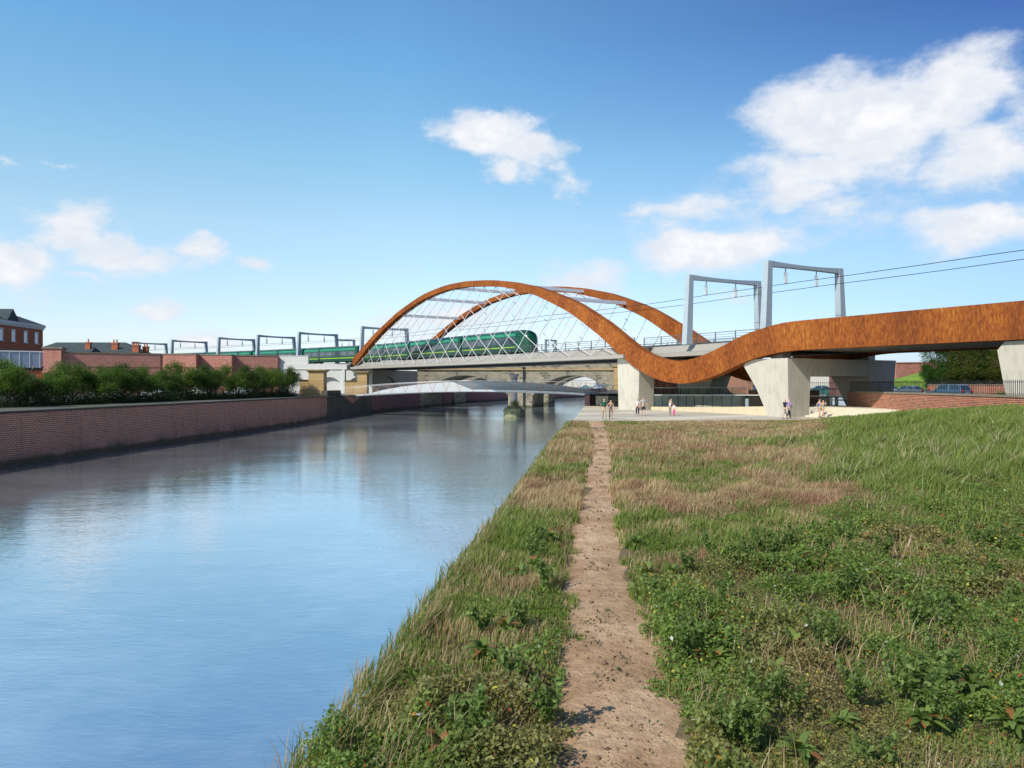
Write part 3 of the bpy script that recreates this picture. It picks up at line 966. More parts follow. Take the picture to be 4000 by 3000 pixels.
ZL = -1.95
mb = MB()
ys = [-60, -20, 0, 20, 50.8, 75, 106, 146, 179, 199, 226, 258, 280, 344, 420, 600]
for a, b in zip(ys, ys[1:]):
    mb.face([(-1800, a, ZL), (lbx(a) - .3, a, ZL), (lbx(b) - .3, b, ZL), (-1800, b, ZL)])
mb.face([(-1800, 600, ZL), (1800, 600, ZL), (1800, 6000, ZL), (-1800, 6000, ZL)])
tag(mb.build('left_bank_ground', 'city_ground', origin=(0, 0, 0)), kind='structure')

# right bank behind the square: road level
WALL = [(32.4, 74.2), (31.9, 67), (31.3, 60), (30.6, 52), (29.7, 44.6), (28.4, 30), (27.4, 15), (27, -20)]
RW = [(17.2, 98.5), (19.6, 94.6), (22.6, 89.3), (25.6, 84.3), (28.8, 83.2), (33.2, 82.4)]       # retaining wall behind the ramp
mb = MB()
ys = [-60, 0, 15, 30, 44.6, 52, 60, 67, 74, 82]
wx = lambda y: interp(y, [(p[1], p[0]) for p in WALL[::-1]])
for a, b in zip(ys, ys[1:]):
    mb.face([(wx(a) + .3, a, -1.66), (1800, a, -1.66), (1800, b, -1.66), (wx(b) + .3, b, -1.66)])
back = [(17.2, 98.5), (19.6, 94.6), (22.6, 89.3), (25.6, 84.3), (28.8, 83.2), (33.2, 82.4)]
top = [(x + .3, y + .1, -1.32) for x, y in back]
mb.face([(11.9, 107, -1.32), *[(p[0], p[1], -1.32) for p in top], (40, 82, -1.66), (44, 107, -1.66)])
mb.face([(40, 82, -1.66), (1800, 82, -1.66), (1800, 107, -1.66), (44, 107, -1.66)])
ys = [107, 140, 181, 200, 226, 262, 300, 350, 500, 600]
for a, b in zip(ys, ys[1:]):
    z0, z1 = -1.5, -1.5
    mb.face([(rbx(a) + .3, a, -1.5), (1800, a, -1.66), (1800, b, -1.66), (rbx(b) + .3, b, -1.5)])
tag(mb.build('right_bank_ground', 'city_ground', origin=(0, 0, 0)), kind='structure')

# paved square
ZP = -3.0
edge = lambda y: -2.38 + .1168 * y + .22 * ss((42 - y) / 25)
mb = MB()
sq = [(edge(62.6), 62.6), (33, 62.6), (33, 80), (31, 82), (25, 83.5), (17, 98), (15.5, 104.4), (edge(104.4), 104.4)]
sq2 = [(x, y, ZP) for x, y in sq]
mb.face(sq2)
for i in range(len(sq2)):
    a, b = sq2[i], sq2[(i + 1) % len(sq2)]
    mb.face([(a[0], a[1], ZP - .28), (b[0], b[1], ZP - .28), b, a])
tag(mb.build('paved_square', 'paving', origin=(0, 0, 0)), 'pale paved square with lighter curved bands', 'paving', kind='structure')
# quay wall carrying the square above the river
w, c = wall([(edge(y) + .12, y) for y in (62.6, 75, 90, 104.0)], ZW - .5, ZP - .29, 1.2, 'quay_wall', 'concrete_dark', side=-1)
tag(w, 'dark quay wall carrying the paved square along the river edge', 'wall')

# sloping meadow
def rise(x, y):
    return 1.75 * ss((x - 13) / 18) * ss((66 - y) / 22) + .10 * sin(x * .9) * cos(y * .7) * min(1, max(0, (60 - y) / 8)) * min(1, max(0, (x + 2.2) / 2)) * .5
def gz(x, y): return ZP - .04 + rise(x, y)
xs_ = lambda y: [edge(y) - 1.9, edge(y) - .9, edge(y) - .35, edge(y)] 
mb = MB()
ny = [-14, -6, 0, 3, 5, 7, 9, 11, 13, 15, 18, 21, 24, 28, 32, 36, 40, 45, 50, 55, 58, 60, 61.5, 62.6]
nx = 40
for a, b in zip(ny, ny[1:]):
    rowa = [(edge(a) - 1.55, a, ZW - .3), (edge(a) - .55, a, ZP - .9), (edge(a) - .12, a, ZP - .14)]
    rowb = [(edge(b) - 1.55, b, ZW - .3), (edge(b) - .55, b, ZP - .9), (edge(b) - .12, b, ZP - .14)]
    for i in range(nx + 1):
        xa = lerp(edge(a), wx(a) + .15, i / nx); xb = lerp(edge(b), wx(b) + .15, i / nx)
        rowa.append((xa, a, gz(xa, a))); rowb.append((xb, b, gz(xb, b)))
    for i in range(len(rowa) - 1):
        mb.face([rowa[i], rowa[i + 1], rowb[i + 1], rowb[i]])
tag(mb.build('meadow_ground', 'meadow_soil', origin=(0, 0, 0), smooth=True), kind='structure')

# trodden path
PC = [(64, 6.9), (45, 5.2), (33, 3.85), (22.5, 2.5), (15, 1.68), (11.25, 1.24), (8.2, 1.08), (6, .84), (3, .55), (-8, .2)]
def pcx(y): return interp(y, PC[::-1])
def phw(y): return 1.27 * interp(y, [(-8, .5), (6, .50), (8.2, .46), (11, .48), (22, .44), (30, .42), (62, .55)])
rnd = random.Random(3)
N_P = 150
mb = MB(); prev = None
ph = [rnd.uniform(0, 6) for _ in range(6)]
for i in range(N_P + 1):
    y = -8 + (62.55 + 8) * (i / N_P) ** 1.5
    wl = phw(y) * (1 + .04 * sin(y * .8 + ph[0])); wr = phw(y) * (1 + .04 * sin(y * .7 + ph[2]))
    c = pcx(y); row = []
    for j in range(9):
        t = j / 8; x = lerp(c - wl * 1.25, c + wr * 1.25, t)
        h = .03 - .055 * (2 * t - 1) ** 2 + .012 * sin(x * 9 + y * 3) * sin(y * 6)
        row.append((x, y, gz(x, y) + h))
    if prev:
        for j in range(8): mb.face([prev[j], prev[j + 1], row[j + 1], row[j]])
    prev = row
tag(mb.build('dirt_path', 'path_dirt', origin=(0, 0, 0), smooth=True), 'bare sandy footpath worn through the grass up to the square', 'path', kind='structure')

# ------------------------------------------------------------------ left river walls
rw = root('river_wall', (-31, 80, ZW - .5), 'long dark red brick river wall with a stone coping on the left bank', 'wall')
wall([(-36.6, 8), (-36, 20), (-33.8, 50.8), (-31.55, 75), (-29, 106)], ZW - .5, -1.97, .6, 'wall', 'brick_river', rw, cope='coping_dark', cope_h=.14)
wall([(-29.15, 106.02), (-29.4, 122)], ZW - .5, -1.97, .6, 'return_wall', 'brick_river', rw, cope='coping_dark', cope_h=.14)
rw = root('river_wall', (-27, 134, ZW - .5), 'grimy concrete river wall with a V of brick, under the end of the footbridge', 'wall')
wall([(-29.35, 122.03), (-28.9, 129.8)], ZW - .5, -1.05, .9, 'tall_panel', 'concrete_dark', rw)
wall([(-28.9, 129.83), (-26.8, 146)], ZW - .5, -2.0, .9, 'low_panel', 'concrete_dark', rw)
mb = MB()
def onw(t, z): return (lerp(-28.9, -26.8, t) + .04, lerp(129.8, 146, t), z)
mb.face([onw(.05, -2.02), onw(.35, -3.4), onw(.75, -2.02)]); mb.build('brick_infill', 'brick_river', rw)
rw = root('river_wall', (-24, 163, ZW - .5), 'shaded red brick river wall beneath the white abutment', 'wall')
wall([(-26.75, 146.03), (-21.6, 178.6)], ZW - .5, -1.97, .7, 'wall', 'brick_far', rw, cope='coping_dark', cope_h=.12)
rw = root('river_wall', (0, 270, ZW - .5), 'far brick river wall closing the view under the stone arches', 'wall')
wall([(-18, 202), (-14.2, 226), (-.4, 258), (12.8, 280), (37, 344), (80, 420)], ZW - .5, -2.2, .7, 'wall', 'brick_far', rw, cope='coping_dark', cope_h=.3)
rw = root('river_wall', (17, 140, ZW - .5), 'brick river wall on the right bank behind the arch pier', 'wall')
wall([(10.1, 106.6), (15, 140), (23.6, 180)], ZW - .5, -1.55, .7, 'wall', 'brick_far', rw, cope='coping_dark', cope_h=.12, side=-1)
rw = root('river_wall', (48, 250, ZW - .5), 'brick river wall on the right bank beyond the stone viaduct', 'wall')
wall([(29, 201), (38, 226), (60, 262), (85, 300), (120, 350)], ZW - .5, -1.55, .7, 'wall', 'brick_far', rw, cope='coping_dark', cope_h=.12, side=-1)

# ------------------------------------------------------------------ arcaded walls (stone viaducts, white viaduct)
def arc_z(x, c, half, zs, rise_):
    R = (half * half + rise_ * rise_) / (2 * rise_)
    dx = min(abs(x - c), half)
    return zs + rise_ - R + sqrt(max(0, R * R - dx * dx))
def arch_wall(O, U, V, L, bays, zb, zt, name, m, parent, through=True, back_m=None):
    """front face at O..O+U*L; V = vector through the thickness; bays = (u0, u1, spring z, rise)"""
    O, U, V = Vector(O), Vector(U), Vector(V)
    g = lambda u, z, v=0: (O.x + U.x * u + V.x * v, O.y + U.y * u + V.y * v, z)
    mb = MB()
    for v in ((0, 1) if through else (0,)):
        def F_(pts):
            q = [g(u, z, v) for u, z in pts]
            mb.face(q if v == 0 else q[::-1])
        u = 0
        for (a, b, zs, r_) in bays:
            F_([(u, zb), (a, zb), (a, zt), (u, zt)])
            n = 28
            for i in range(n):
                x0, x1 = lerp(a, b, i / n), lerp(a, b, (i + 1) / n)
                F_([(x0, arc_z(x0, (a + b) / 2, (b - a) / 2, zs, r_)), (x1, arc_z(x1, (a + b) / 2, (b - a) / 2, zs, r_)), (x1, zt), (x0, zt)])
            u = b
        F_([(u, zb), (L, zb), (L, zt), (u, zt)])
    for (a, b, zs, r_) in bays:
        mb.face([g(a, zb), g(a, zb, 1), g(a, zs, 1), g(a, zs)]); mb.face([g(b, zb, 1), g(b, zb), g(b, zs), g(b, zs, 1)])
        n = 28; ul = 0
        for i in range(n):
            x0, x1 = lerp(a, b, i / n), lerp(a, b, (i + 1) / n)
            z0, z1 = [arc_z(x, (a + b) / 2, (b - a) / 2, zs, r_) for x in (x0, x1)]
            dl = hypot(x1 - x0, z1 - z0); vl = V.length
            mb.face([g(x0, z0), g(x0, z0, 1), g(x1, z1, 1), g(x1, z1)], [(0, ul), (vl, ul), (vl, ul + dl), (0, ul + dl)])
            ul += dl
        if not through:
            mb.face([g(a, zb, 1), g(b, zb, 1), g(b, zt, 1), g(a, zt, 1)])
    mb.face([g(0, zt), g(L, zt), g(L, zt, 1), g(0, zt, 1)])
    mb.face([g(0, zb, 1), g(0, zb), g(0, zt), g(0, zt, 1)]); mb.face([g(L, zb), g(L, zb, 1), g(L, zt, 1), g(L, zt)])
    return mb.build(name, m, parent)
def arch_ring(O, U, proud, bay, th, parent, m='stone_ring', dz=0.):
    O, U = Vector(O), Vector(U)
    Nn = Vector((U.y, -U.x))
    a, b, zs, r_ = bay
    mb = MB(); c = (a + b) / 2; h = (b - a) / 2
    R = (h * h + r_ * r_) / (2 * r_); zc = zs + r_ - R
    a0 = math.asin(h / R); n = 30; ul = 0
    def g(ang, rad, p): 
        u = c + rad * sin(ang); z = zc + rad * cos(ang)
        return (O.x + U.x * u + Nn.x * p, O.y + U.y * u + Nn.y * p, z)
    for i in range(n):
        t0, t1 = lerp(-a0, a0, i / n), lerp(-a0, a0, (i + 1) / n)
        du = R * (t1 - t0)
        uv = [(ul, .2), (ul + du, .2), (ul + du, .2 + th), (ul, .2 + th)]
        mb.face([g(t0, R, proud), g(t1, R, proud), g(t1, R + th, proud), g(t0, R + th, proud)], uv)
        mb.face([g(t1, R, proud), g(t0, R, proud), g(t0, R, -.02), g(t1, R, -.02)], uv)
        mb.face([g(t0, R + th, proud), g(t1, R + th, proud), g(t1, R + th, -.02), g(t0, R + th, -.02)], uv)
        ul += du
    return mb.build('arch_ring', m, parent)

# front stone viaduct across the river
sv = root('stone_viaduct', (0, 181, ZW - .5), 'old stone railway viaduct with two wide arches over the river, nearest of the pair', 'viaduct')
Ox, Oy = -22.4, 181.0
bays = [(1.0, 21.5, -2.75, 4.8), (27.2, 46.0, -2.75, 4.8)]
arch_wall((Ox, Oy), (1, 0), (3.4, 17.5), 47.6, bays, ZW - .5, 5.2, 'wall', 'stone_block', sv)
for by in bays: arch_ring((Ox, Oy), (1, 0), .06, by, .85, sv)
mb = MB(); mb.box(Ox, Ox + 47.6, Oy - .35, Oy - .002, 3.3, 3.62); mb.build('string_course', 'ashlar', sv)
mb = MB(); mb.box(Ox, Ox + 47.6, Oy - .2, Oy + .5, 5.203, 5.5); mb.build('parapet_coping', 'ashlar', sv)
mb = MB(); mb.box(24.0, 25.0, 180.2, 180.96, -2.2, 4.1); mb.box(23.6, 25.6, 179.9, 180.97, 4.103, 4.4); mb.build('pilaster', 'ashlar', sv)
# rear stone viaduct
sv = root('stone_viaduct', (5, 214, ZW - .5), 'second stone viaduct just visible through the arches of the first', 'viaduct')
bays2 = [(1.8, 21.5, -2.4, 4.5), (27.5, 47.5, -2.4, 4.5)]
arch_wall((-17.5, 212), (1, 0), (2.4, 10), 60, bays2, ZW - .5, 4.6, 'wall', 'stone_block', sv)
for by in bays2: arch_ring((-17.5, 212), (1, 0), .06, by, .8, sv)
mb = MB(); mb.bar((2.75, 180.7, -5.3), (2.75, 180.7, 4.0), .18, 10); mb.box(2.35, 3.15, 180.45, 180.95, 3.75, 3.95)
tag(mb.build('drainpipe', 'black_iron'), 'dark iron pipe running down the stone viaduct between its arches', 'pipe')

# white viaduct on the left bank with blind arches
wv = root('white_viaduct', (-38, 160, ZL), 'white rendered viaduct wall with blind arches left of the arch foot', 'viaduct')
Ux = Vector((1, 0, 0))
b1 = [(.7, 6.0, -.6, 2.0), (7.9, 12.9, -.6, 2.0), (14.0, 18.6, -.6, 2.0)]
arch_wall((-48.0, 158.2), (1, 0), (0, .7), 19.2, b1, ZL - .1, 3.0, 'wall', 'render_white', wv, through=False)
mb = MB(); mb.box(-48.0, -28.8, 158.0, 160, 3.003, 3.12); mb.box(-48.0, -36.0, 158.12, 160, 3.123, 4.15); mb.box(-35.99, -28.8, 158.12, 160, 3.123, 4.05)
mb.build('band_course', 'render_white', wv)
mb = MB(); mb.box(-47.9, -42.0, 158.25, 158.9, 4.16, 5.75); mb.box(-48.0, -41.95, 158.18, 158.95, 5.753, 5.87); mb.build('parapet', 'render_white', wv)
for x in (-40.45, -34.9):
    mb = MB(); mb.box(x, x + .5, 157.98, 158.19, ZL, 2.99); mb.build('pilaster', 'render_white', wv)
U2 = Vector((7.2, 16.6)).normalized()
arch_wall((-28.75, 158.22), U2, (-U2.y * .6, U2.x * .6), 18.1, [(1.6, 9.4, -.6, 2.3)], ZL - .1, 2.2, 'abutment_wall', 'abutment_shaded', wv, through=False)
mb = MB(); p0, p1 = Vector((-28.75, 158.22)), Vector((-28.75, 158.22)) + U2 * 18.1
nn = Vector((-U2.y, U2.x))
mb.hexa([(*(p0 - nn * .1), 2.203), (*(p1 - nn * .1), 2.203), (*(p1 + nn * 2), 2.203), (*(p0 + nn * 2), 2.203)], [(*(p0 - nn * .1), 2.95), (*(p1 - nn * .1), 2.95), (*(p1 + nn * 2), 2.95), (*(p0 + nn * 2), 2.95)])
mb.build('abutment_band', 'abutment_shaded', wv)

# deck of the old viaduct beyond the bridge, carrying the train
vd = root('approach_viaduct', (*pt(120, 6), 3), 'dark approach viaduct deck carrying the train to the left of the arch', 'viaduct')
swept(lambda s: [(.6, 3.0), (.6, 4.2), (13.5, 4.2), (13.5, 3.0)], 81.7, 240, 4, 'deck', 'ballast', vd)
for o0 in (3.6, 5.03, 8.4, 9.83):
    swept(lambda s, o0=o0: [(o0, 4.36), (o0, 4.5), (o0 + .08, 4.5), (o0 + .08, 4.36)], 81.7, 240, 6, 'rail', 'rail_steel', vd)
for s in range(90, 240, 12):
    mb = MB(); p = pt(s, 7); d, n = dirs(s); mb.obox((p.x, p.y), (n.x, n.y), 6, 1, ZL, 2.98); mb.build('support_pier', 'brick_far', vd)

# red brick viaduct wall behind the riverside trees, in stepped lengths
bv = root('brick_viaduct', (-62, 148, ZL), 'long salmon red brick viaduct wall with stepped piers behind the riverside trees', 'viaduct')
segs = [((-81.0, 138.0), (-67.2, 146.8)), ((-68.2, 146.9), (-60.9, 148.0)), ((-64.0, 149.9), (-55.2, 151.2)), ((-58.5, 152.1), (-47.95, 157.2))]
for k, (a, b) in enumerate(segs):
    wall([a, b], ZL - .1, 5.62, 2.2, 'wall', 'brick_viaduct', bv, cope='coping', cope_h=.22)
    d = (Vector(b) - Vector(a)).normalized(); n_ = Vector((d.y, -d.x))
    mb = MB(); A, B = Vector(a) + n_ * .07, Vector(b) + n_ * .07
    A2, B2 = Vector(a) + n_ * .002, Vector(b) + n_ * .002
    mb.hexa([(*A, 3.2), (*B, 3.2), (*B2, 3.2), (*A2, 3.2)], [(*A, 3.38), (*B, 3.38), (*B2, 3.38), (*A2, 3.38)]); mb.build('string_course', 'brick_viaduct', bv)
mb = MB(); mb.obox((-82.4, 138.4), (.97, .24), 1.45, 1.4, ZL, 6.3); mb.obox((-82.4, 138.4), (.97, .24), 1.6, 1.55, 1.9, 2.3)
mb.build('end_pier', 'brick_viaduct', bv)
mb = MB(); mb.box(-49.2, -47.9, 157.3, 159.6, ZL, 5.5); mb.build('return_wall', 'brick_viaduct', bv)
mb = MB(); mb.obox((-82.4, 138.4), (.97, .24), 1.65, 1.6, 6.303, 6.6); mb.build('coping', 'coping', bv)

# sandstone gate piers of the footbridge
def gate(px0, px1, py_t, pxl, py_l, Y, label, zb):
    k = Y / F
    x0, x1, xl = (px0 - 2000) * k, (px1 - 2000) * k, (pxl - 2000) * k
    zt, zl = (1500 - py_t) * k, (1500 - py_l) * k
    r = root('gate_pier', ((x0 + x1) / 2, Y + 1, zb), label, 'gate pier', 'sandstone gate piers at the footbridge')
    mb = MB(); mb.box(x0, x1, Y, Y + 2.2, zb, zt - .3); mb.build('shaft', 'ashlar', r)
    mb = MB()
    mb.hexa([(x0, Y, zt - .297), (x1, Y, zt - .297), (x1, Y + 2.2, zt - .297), (x0, Y + 2.2, zt - .297)], [(x0 - .4, Y - .4, zt), (x1 + .4, Y - .4, zt), (x1 + .4, Y + 2.6, zt), (x0 - .4, Y + 2.6, zt)])
    mb.box(x0 - .4, x1 + .4, Y - .4, Y + 2.6, zt + .003, zt + .12); mb.build('cap', 'ashlar', r)
    mb = MB(); mb.box(xl, x0 - .003, Y + .3, Y + 1.9, zb, zl - .25); mb.build('wing', 'ashlar', r)
    mb = MB()
    mb.hexa([(xl, Y + .3, zl - .247), (x0 - .003, Y + .3, zl - .247), (x0 - .003, Y + 1.9, zl - .247), (xl, Y + 1.9, zl - .247)], [(xl - .3, Y, zl), (x0 - .003, Y, zl), (x0 - .003, Y + 2.2, zl), (xl - .3, Y + 2.2, zl)])
    mb.build('wing_cap', 'ashlar', r)
gate(1205, 1264, 1447, 1168, 1483, 124, 'sandstone gate pier rising directly above the end of the brick river wall', ZL)
gate(1395, 1433, 1454, 1347, 1486, 145, 'sandstone gate pier with a stepped wing, behind the left end of the footbridge', ZL)

# ------------------------------------------------------------------ footbridge
fb = root('footbridge', (-8, 124, -3), 'white footbridge over the river with thin copper coloured V struts and wire rails', 'footbridge')
FA, FBp = Vector((-30.4, 137.5)), Vector((14.8, 110.2))
fd = (FBp - FA).normalized(); fn_ = Vector((-fd.y, fd.x)); FL = (FBp - FA).length
fz = lambda t: -2.15 + 1.0 * sin(pi * min(1, t * 1.0)) ** .8 * .98 + .55 * t - .15 * ss((t - .85) / .15)
def fp(t, o, z): p = FA + fd * (t * FL) + fn_ * o; return Vector((p.x, p.y, z))
def fsweep(prof, t0, t1, name, m, n=40):
    mb = MB()
    mb.sweep([[fp(lerp(t0, t1, i / n), o, z) for o, z in prof(lerp(t0, t1, i / n))] for i in range(n + 1)])
    return mb.build(name, m, fb)
fsweep(lambda t: [(0, fz(t) - .02), (2.9, fz(t) - .02), (2.9, fz(t) - .30), (1.9, fz(t) - .42), (1.0, fz(t) - .42), (0, fz(t) - .30)], 0, 1, 'deck', 'bridge_panel')
hp = lambda t: 1.36 * min(1, sin(pi * min(1, max(0, (t - .08) / .86))) ** .6)
fsweep(lambda t: [(2.6, fz(t) - .015), (2.72, fz(t) + max(.05, hp(t))), (2.9, fz(t) + max(.05, hp(t))), (2.85, fz(t) - .015)], .09, .94, 'spine_panel', 'bridge_panel')
for o in (.02, 2.95):
    fsweep(lambda t, o=o: [(o - .02, fz(t) + 1.42), (o + .02, fz(t) + 1.42), (o + .02, fz(t) + 1.46), (o - .02, fz(t) + 1.46)], 0, 1, 'handrail', 'brace_steel')
mbw = MB()
for k in range(6):
    h = .2 + k * .2
    for i in range(30):
        mbw.bar(fp(i / 30, .02, fz(i / 30) + h), fp((i + 1) / 30, .02, fz((i + 1) / 30) + h), .008, 4)
mbw.build('rail_wires', 'brace_steel', fb)
for k in range(20):
    for o in (0., 2.97):
        px = 1372 + k * 52.9
        # position along the bridge seen at that column
        x = (px - 2000) / F
        t = ((FA.x - x * FA.y) / (x * fd.y - fd.x)) / FL
        dt = .78 / FL
        mb = MB()
        mb.bar(fp(t, o, fz(t) - .28), fp(t - dt, o, fz(t) + 1.44), .03, 6); mb.bar(fp(t, o, fz(t) - .28), fp(t + dt, o, fz(t) + 1.44), .03, 6)
        mb.build('strut_pair', 'copper_steel', fb)
mb = MB(); t = .9
cdisc = fp(t - .02, 2.60, fz(t) + .55)
ring = [cdisc + Vector((fd.x * cos(a) * .26, fd.y * cos(a) * .26, sin(a) * .26)) for a in [2 * pi * i / 20 for i in range(20)]]
r2 = [p - Vector((fn_.x, fn_.y, 0)) * .05 for p in ring]
mb.face(r2)
for i in range(20): mb.face([ring[i], ring[(i + 1) % 20], r2[(i + 1) % 20], r2[i]])
mb.build('round_plaque', 'gantry_steel', fb)

# old column standing in the river
cl = root('river_column', (.35, 126, ZW), 'old iron column with flared capital standing on a mossy stone base in the river', 'column')
mb = MB(); mb.lathe((.35, 126, 0), [(.62, -3.7), (.62, -3.3), (.55, -3.2), (.53, -2), (.50, .6), (.56, .65), (.56, .78), (.5, .82), (.52, 1.0), (.62, 1.2), (.80, 1.42), (.84, 1.45), (.84, 1.62), (.0, 1.64)], 24)
mb.build('shaft', 'river_column', cl, smooth=40)
mb = MB(); rnd = random.Random(5)
def lump(mb, c, rx, ry, z0, z1, seed, n=14, m_=5):
    r_ = random.Random(seed); pr = []
    for j in range(m_ + 1):
        t = j / m_; k = 1.0 if t < .75 else 1 - (t - .75) * 1.6
        pr.append([(c[0] + (rx * k * r_.uniform(.92, 1.06)) * cos(2 * pi * i / n), c[1] + (ry * k * r_.uniform(.92, 1.06)) * sin(2 * pi * i / n), lerp(z0, z1, t)) for i in range(n)])
    for a, b in zip(pr, pr[1:]):
        for i in range(n): mb.face([a[i], a[(i + 1) % n], b[(i + 1) % n], b[i]])
    mb.face(pr[-1])
lump(mb, (.28, 126), 1.68, 1.6, ZW - .3, -3.62, 4)
mb.build('stone_base', 'mossy_stone', cl)

# ------------------------------------------------------------------ the train
train = root('passenger_train', (*pt(60, 8.3), 4.5), 'green passenger train with a lime stripe crossing the arch bridge', 'train')
TO = 8.3
def tri(s0, s1, prof, name, m, parent, step=1.2, nose=False):
    mb = MB(); rings = []
    n = max(1, int((s1 - s0) / step))
    for i in range(n + 1):
        s = lerp(s0, s1, i / n)
        rings.append([P3(s, TO + o, z) for o, z in prof])
    mb.sweep(rings)
    return mb.build(name, m, parent)
def body_prof(k=1., zk=0.):
    h = 1.38 * k
    pr = []
    for o, z in ((-1, 5.0), (-1.02, 5.6), (-1.0, 6.9), (-.97, 7.5), (-.88, 7.95), (-.70, 8.25), (-.38, 8.42), (0, 8.47), (.38, 8.42), (.70, 8.25), (.88, 7.95), (.97, 7.5), (1.0, 6.9), (1.02, 5.6), (1, 5.0)):
        pr.append((o * h, 5.0 + (z - 5.0) * (1 - zk) if z > 5 else z))
    return pr
s = 28.5; CL = 19.6
for c in range(8):
    a, b = s + (2.4 if c == 0 else 0), s + CL
    mb = MB(); rings = []
    if c == 0:
        for t, k, zk in ((0, .10, .75), (.12, .45, .42), (.35, .68, .24), (.8, .86, .11), (1.5, .96, .03), (2.4, 1, 0)):
            rings.append([P3(s + t, TO + o, z) for o, z in body_prof(k, zk)])
    n = 12
    for i in range(n + 1):
        if c == 0 and i == 0: continue
        q = lerp(a, b, i / n); rings.append([P3(q, TO + o, z) for o, z in body_prof()])
    mb.sweep(rings)
    car = mb.build('carriage', 'train_green', train, smooth=35)
    if c == 0: car['label'] = 'leading carriage with rounded nose'
    a += .6; b -= .35
    tri(a, b, [(-1.425, 7.42), (-1.40, 7.95), (-1.26, 7.97), (-1.26, 7.42)], 'upper_band', 'train_teal', car)
    tri(a, b, [(-1.435, 6.22), (-1.43, 7.30), (-1.30, 7.30), (-1.30, 6.22)], 'window_band', 'train_glass', car)
    tri(a, b, [(-1.44, 5.72), (-1.44, 5.86), (-1.30, 5.86), (-1.30, 5.72)], 'stripe', 'train_lime', car)
    tri(a, b, [(-1.425, 5.05), (-1.43, 5.45), (-1.30, 5.45), (-1.30, 5.05)], 'sill_band', 'train_dark', car)
    tri(a, b, [(-.95, 8.26), (-.4, 8.50), (.4, 8.50), (.95, 8.26), (0, 8.2)], 'roof_panel', 'train_roof', car)
    for k in range(7):
        w0 = lerp(a, b, (k + .16) / 7); w1 = lerp(a, b, (k + .84) / 7)
        tri(w0, w1, [(-1.445, 6.40), (-1.445, 7.15), (-1.432, 7.15), (-1.432, 6.40)], 'window', 'window_glass', car, step=1.1)
    for bs in (a + 2.6, b - 2.4):
        mb = MB()
        for w in (-1.1, 1.1):
            for o in (-.75, .75):
                p = P3(bs + w, TO + o, 4.92); d, nn = dirs(bs); v = Vector((nn.x, nn.y, 0)) * .07
                mb.bar(p - v, p + v, .42, 14)
        p = pt(bs, TO); d, nn = dirs(bs); mb.obox((p.x, p.y), (d.x, d.y), 1.7, 1.0, 4.8, 5.0)
        mb.build('bogie', 'under', train)
    if c < 7:
        tri(s + CL, s + CL + .5, [(-.9, 5.2), (-.9, 7.8), (.9, 7.8), (.9, 5.2)], 'gangway', 'under', train, step=.5)
    s += CL + .5

# ------------------------------------------------------------------ left bank buildings
def roof_hip(x0, x1, y0, y1, ze, zr, ins, name, m, parent, axis='y', ov=.4):
    x0 -= ov; x1 += ov; y0 -= ov; y1 += ov
    mb = MB()
    if axis == 'y':
        xm = (x0 + x1) / 2; A, B = (xm, y0 + ins, zr), (xm, y1 - ins, zr)
        c = [(x0, y0, ze), (x1, y0, ze), (x1, y1, ze), (x0, y1, ze)]
        mb.face([c[0], c[1], A]); mb.face([c[1], c[2], B, A]); mb.face([c[2], c[3], B]); mb.face([c[3], c[0], A, B])
    else:
        ym = (y0 + y1) / 2; A, B = (x0 + ins, ym, zr), (x1 - ins, ym, zr)
        c = [(x0, y0, ze), (x1, y0, ze), (x1, y1, ze), (x0, y1, ze)]
        mb.face([c[0], c[1], B, A]); mb.face([c[1], c[2], B]); mb.face([c[2], c[3], A, B]); mb.face([c[3], c[0], A])
    mb.face(c[::-1])
    return mb.build(name, m, parent)

hb = root('brick_office', (-104, 145, ZL), 'red brick building with hipped slate roof and narrow white windows at the left edge', 'building')
# long facade faces the river; it recedes slightly
fa, fb_ = Vector((-98.2, 134)), Vector((-100.9, 165.2))
fdv = (fb_ - fa).normalized(); fnv = Vector((-fdv.y, fdv.x))
FH = (fb_ - fa).length
def hq(u, o, z): p = fa + fdv * u + fnv * o; return Vector((p.x, p.y, z))
mb = MB(); lo = [hq(0, 0, ZL), hq(FH, 0, ZL), hq(FH, 9, ZL), hq(0, 9, ZL)]
mb.hexa(lo, [Vector((*p.xy, 12.0)) for p in lo]); mb.build('wall', 'brick_house', hb)
mb = MB()
lo = [hq(-.4, -.4, 12.003), hq(FH + .4, -.4, 12.003), hq(FH + .4, 9.4, 12.003), hq(-.4, 9.4, 12.003)]
mb.hexa(lo, [Vector((*p.xy, 12.55)) for p in lo])
lo = [hq(-.2, -.2, 11.6), hq(FH + .2, -.2, 11.6), hq(FH + .2, -.003, 11.6), hq(-.2, -.003, 11.6)]
mb.hexa(lo, [Vector((*p.xy, 12.0)) for p in lo]); mb.build('cornice', 'cornice_white', hb)
mb = MB()
A, B = hq(3.6, 4.5, 14.7), hq(FH - 3.6, 4.5, 14.7)
c = [hq(-.4, -.4, 12.56), hq(FH + .4, -.4, 12.56), hq(FH + .4, 9.4, 12.56), hq(-.4, 9.4, 12.56)]
mb.face([c[0], c[1], B, A]); mb.face([c[1], c[2], B]); mb.face([c[2], c[3], A, B]); mb.face([c[3], c[0], A]); mb.face(c[::-1])
rf = mb.build('roof', 'slate', hb)
mb = MB()  # cross gable
u0, u1, um = 17.2, 21.6, 19.4
g0, g1, g2 = hq(u0, -.3, 12.57), hq(u1, -.3, 12.57), hq(um, -.3, 15.0)
k0, k1, k2 = hq(u0, 4.4, 12.57), hq(u1, 4.4, 12.57), hq(um, 4.4, 15.0)
mb.face([g0, g1, g2]); mb.face([g1, k1, k2, g2]); mb.face([k0, g0, g2, k2]); mb.face([k1, k0, k2])
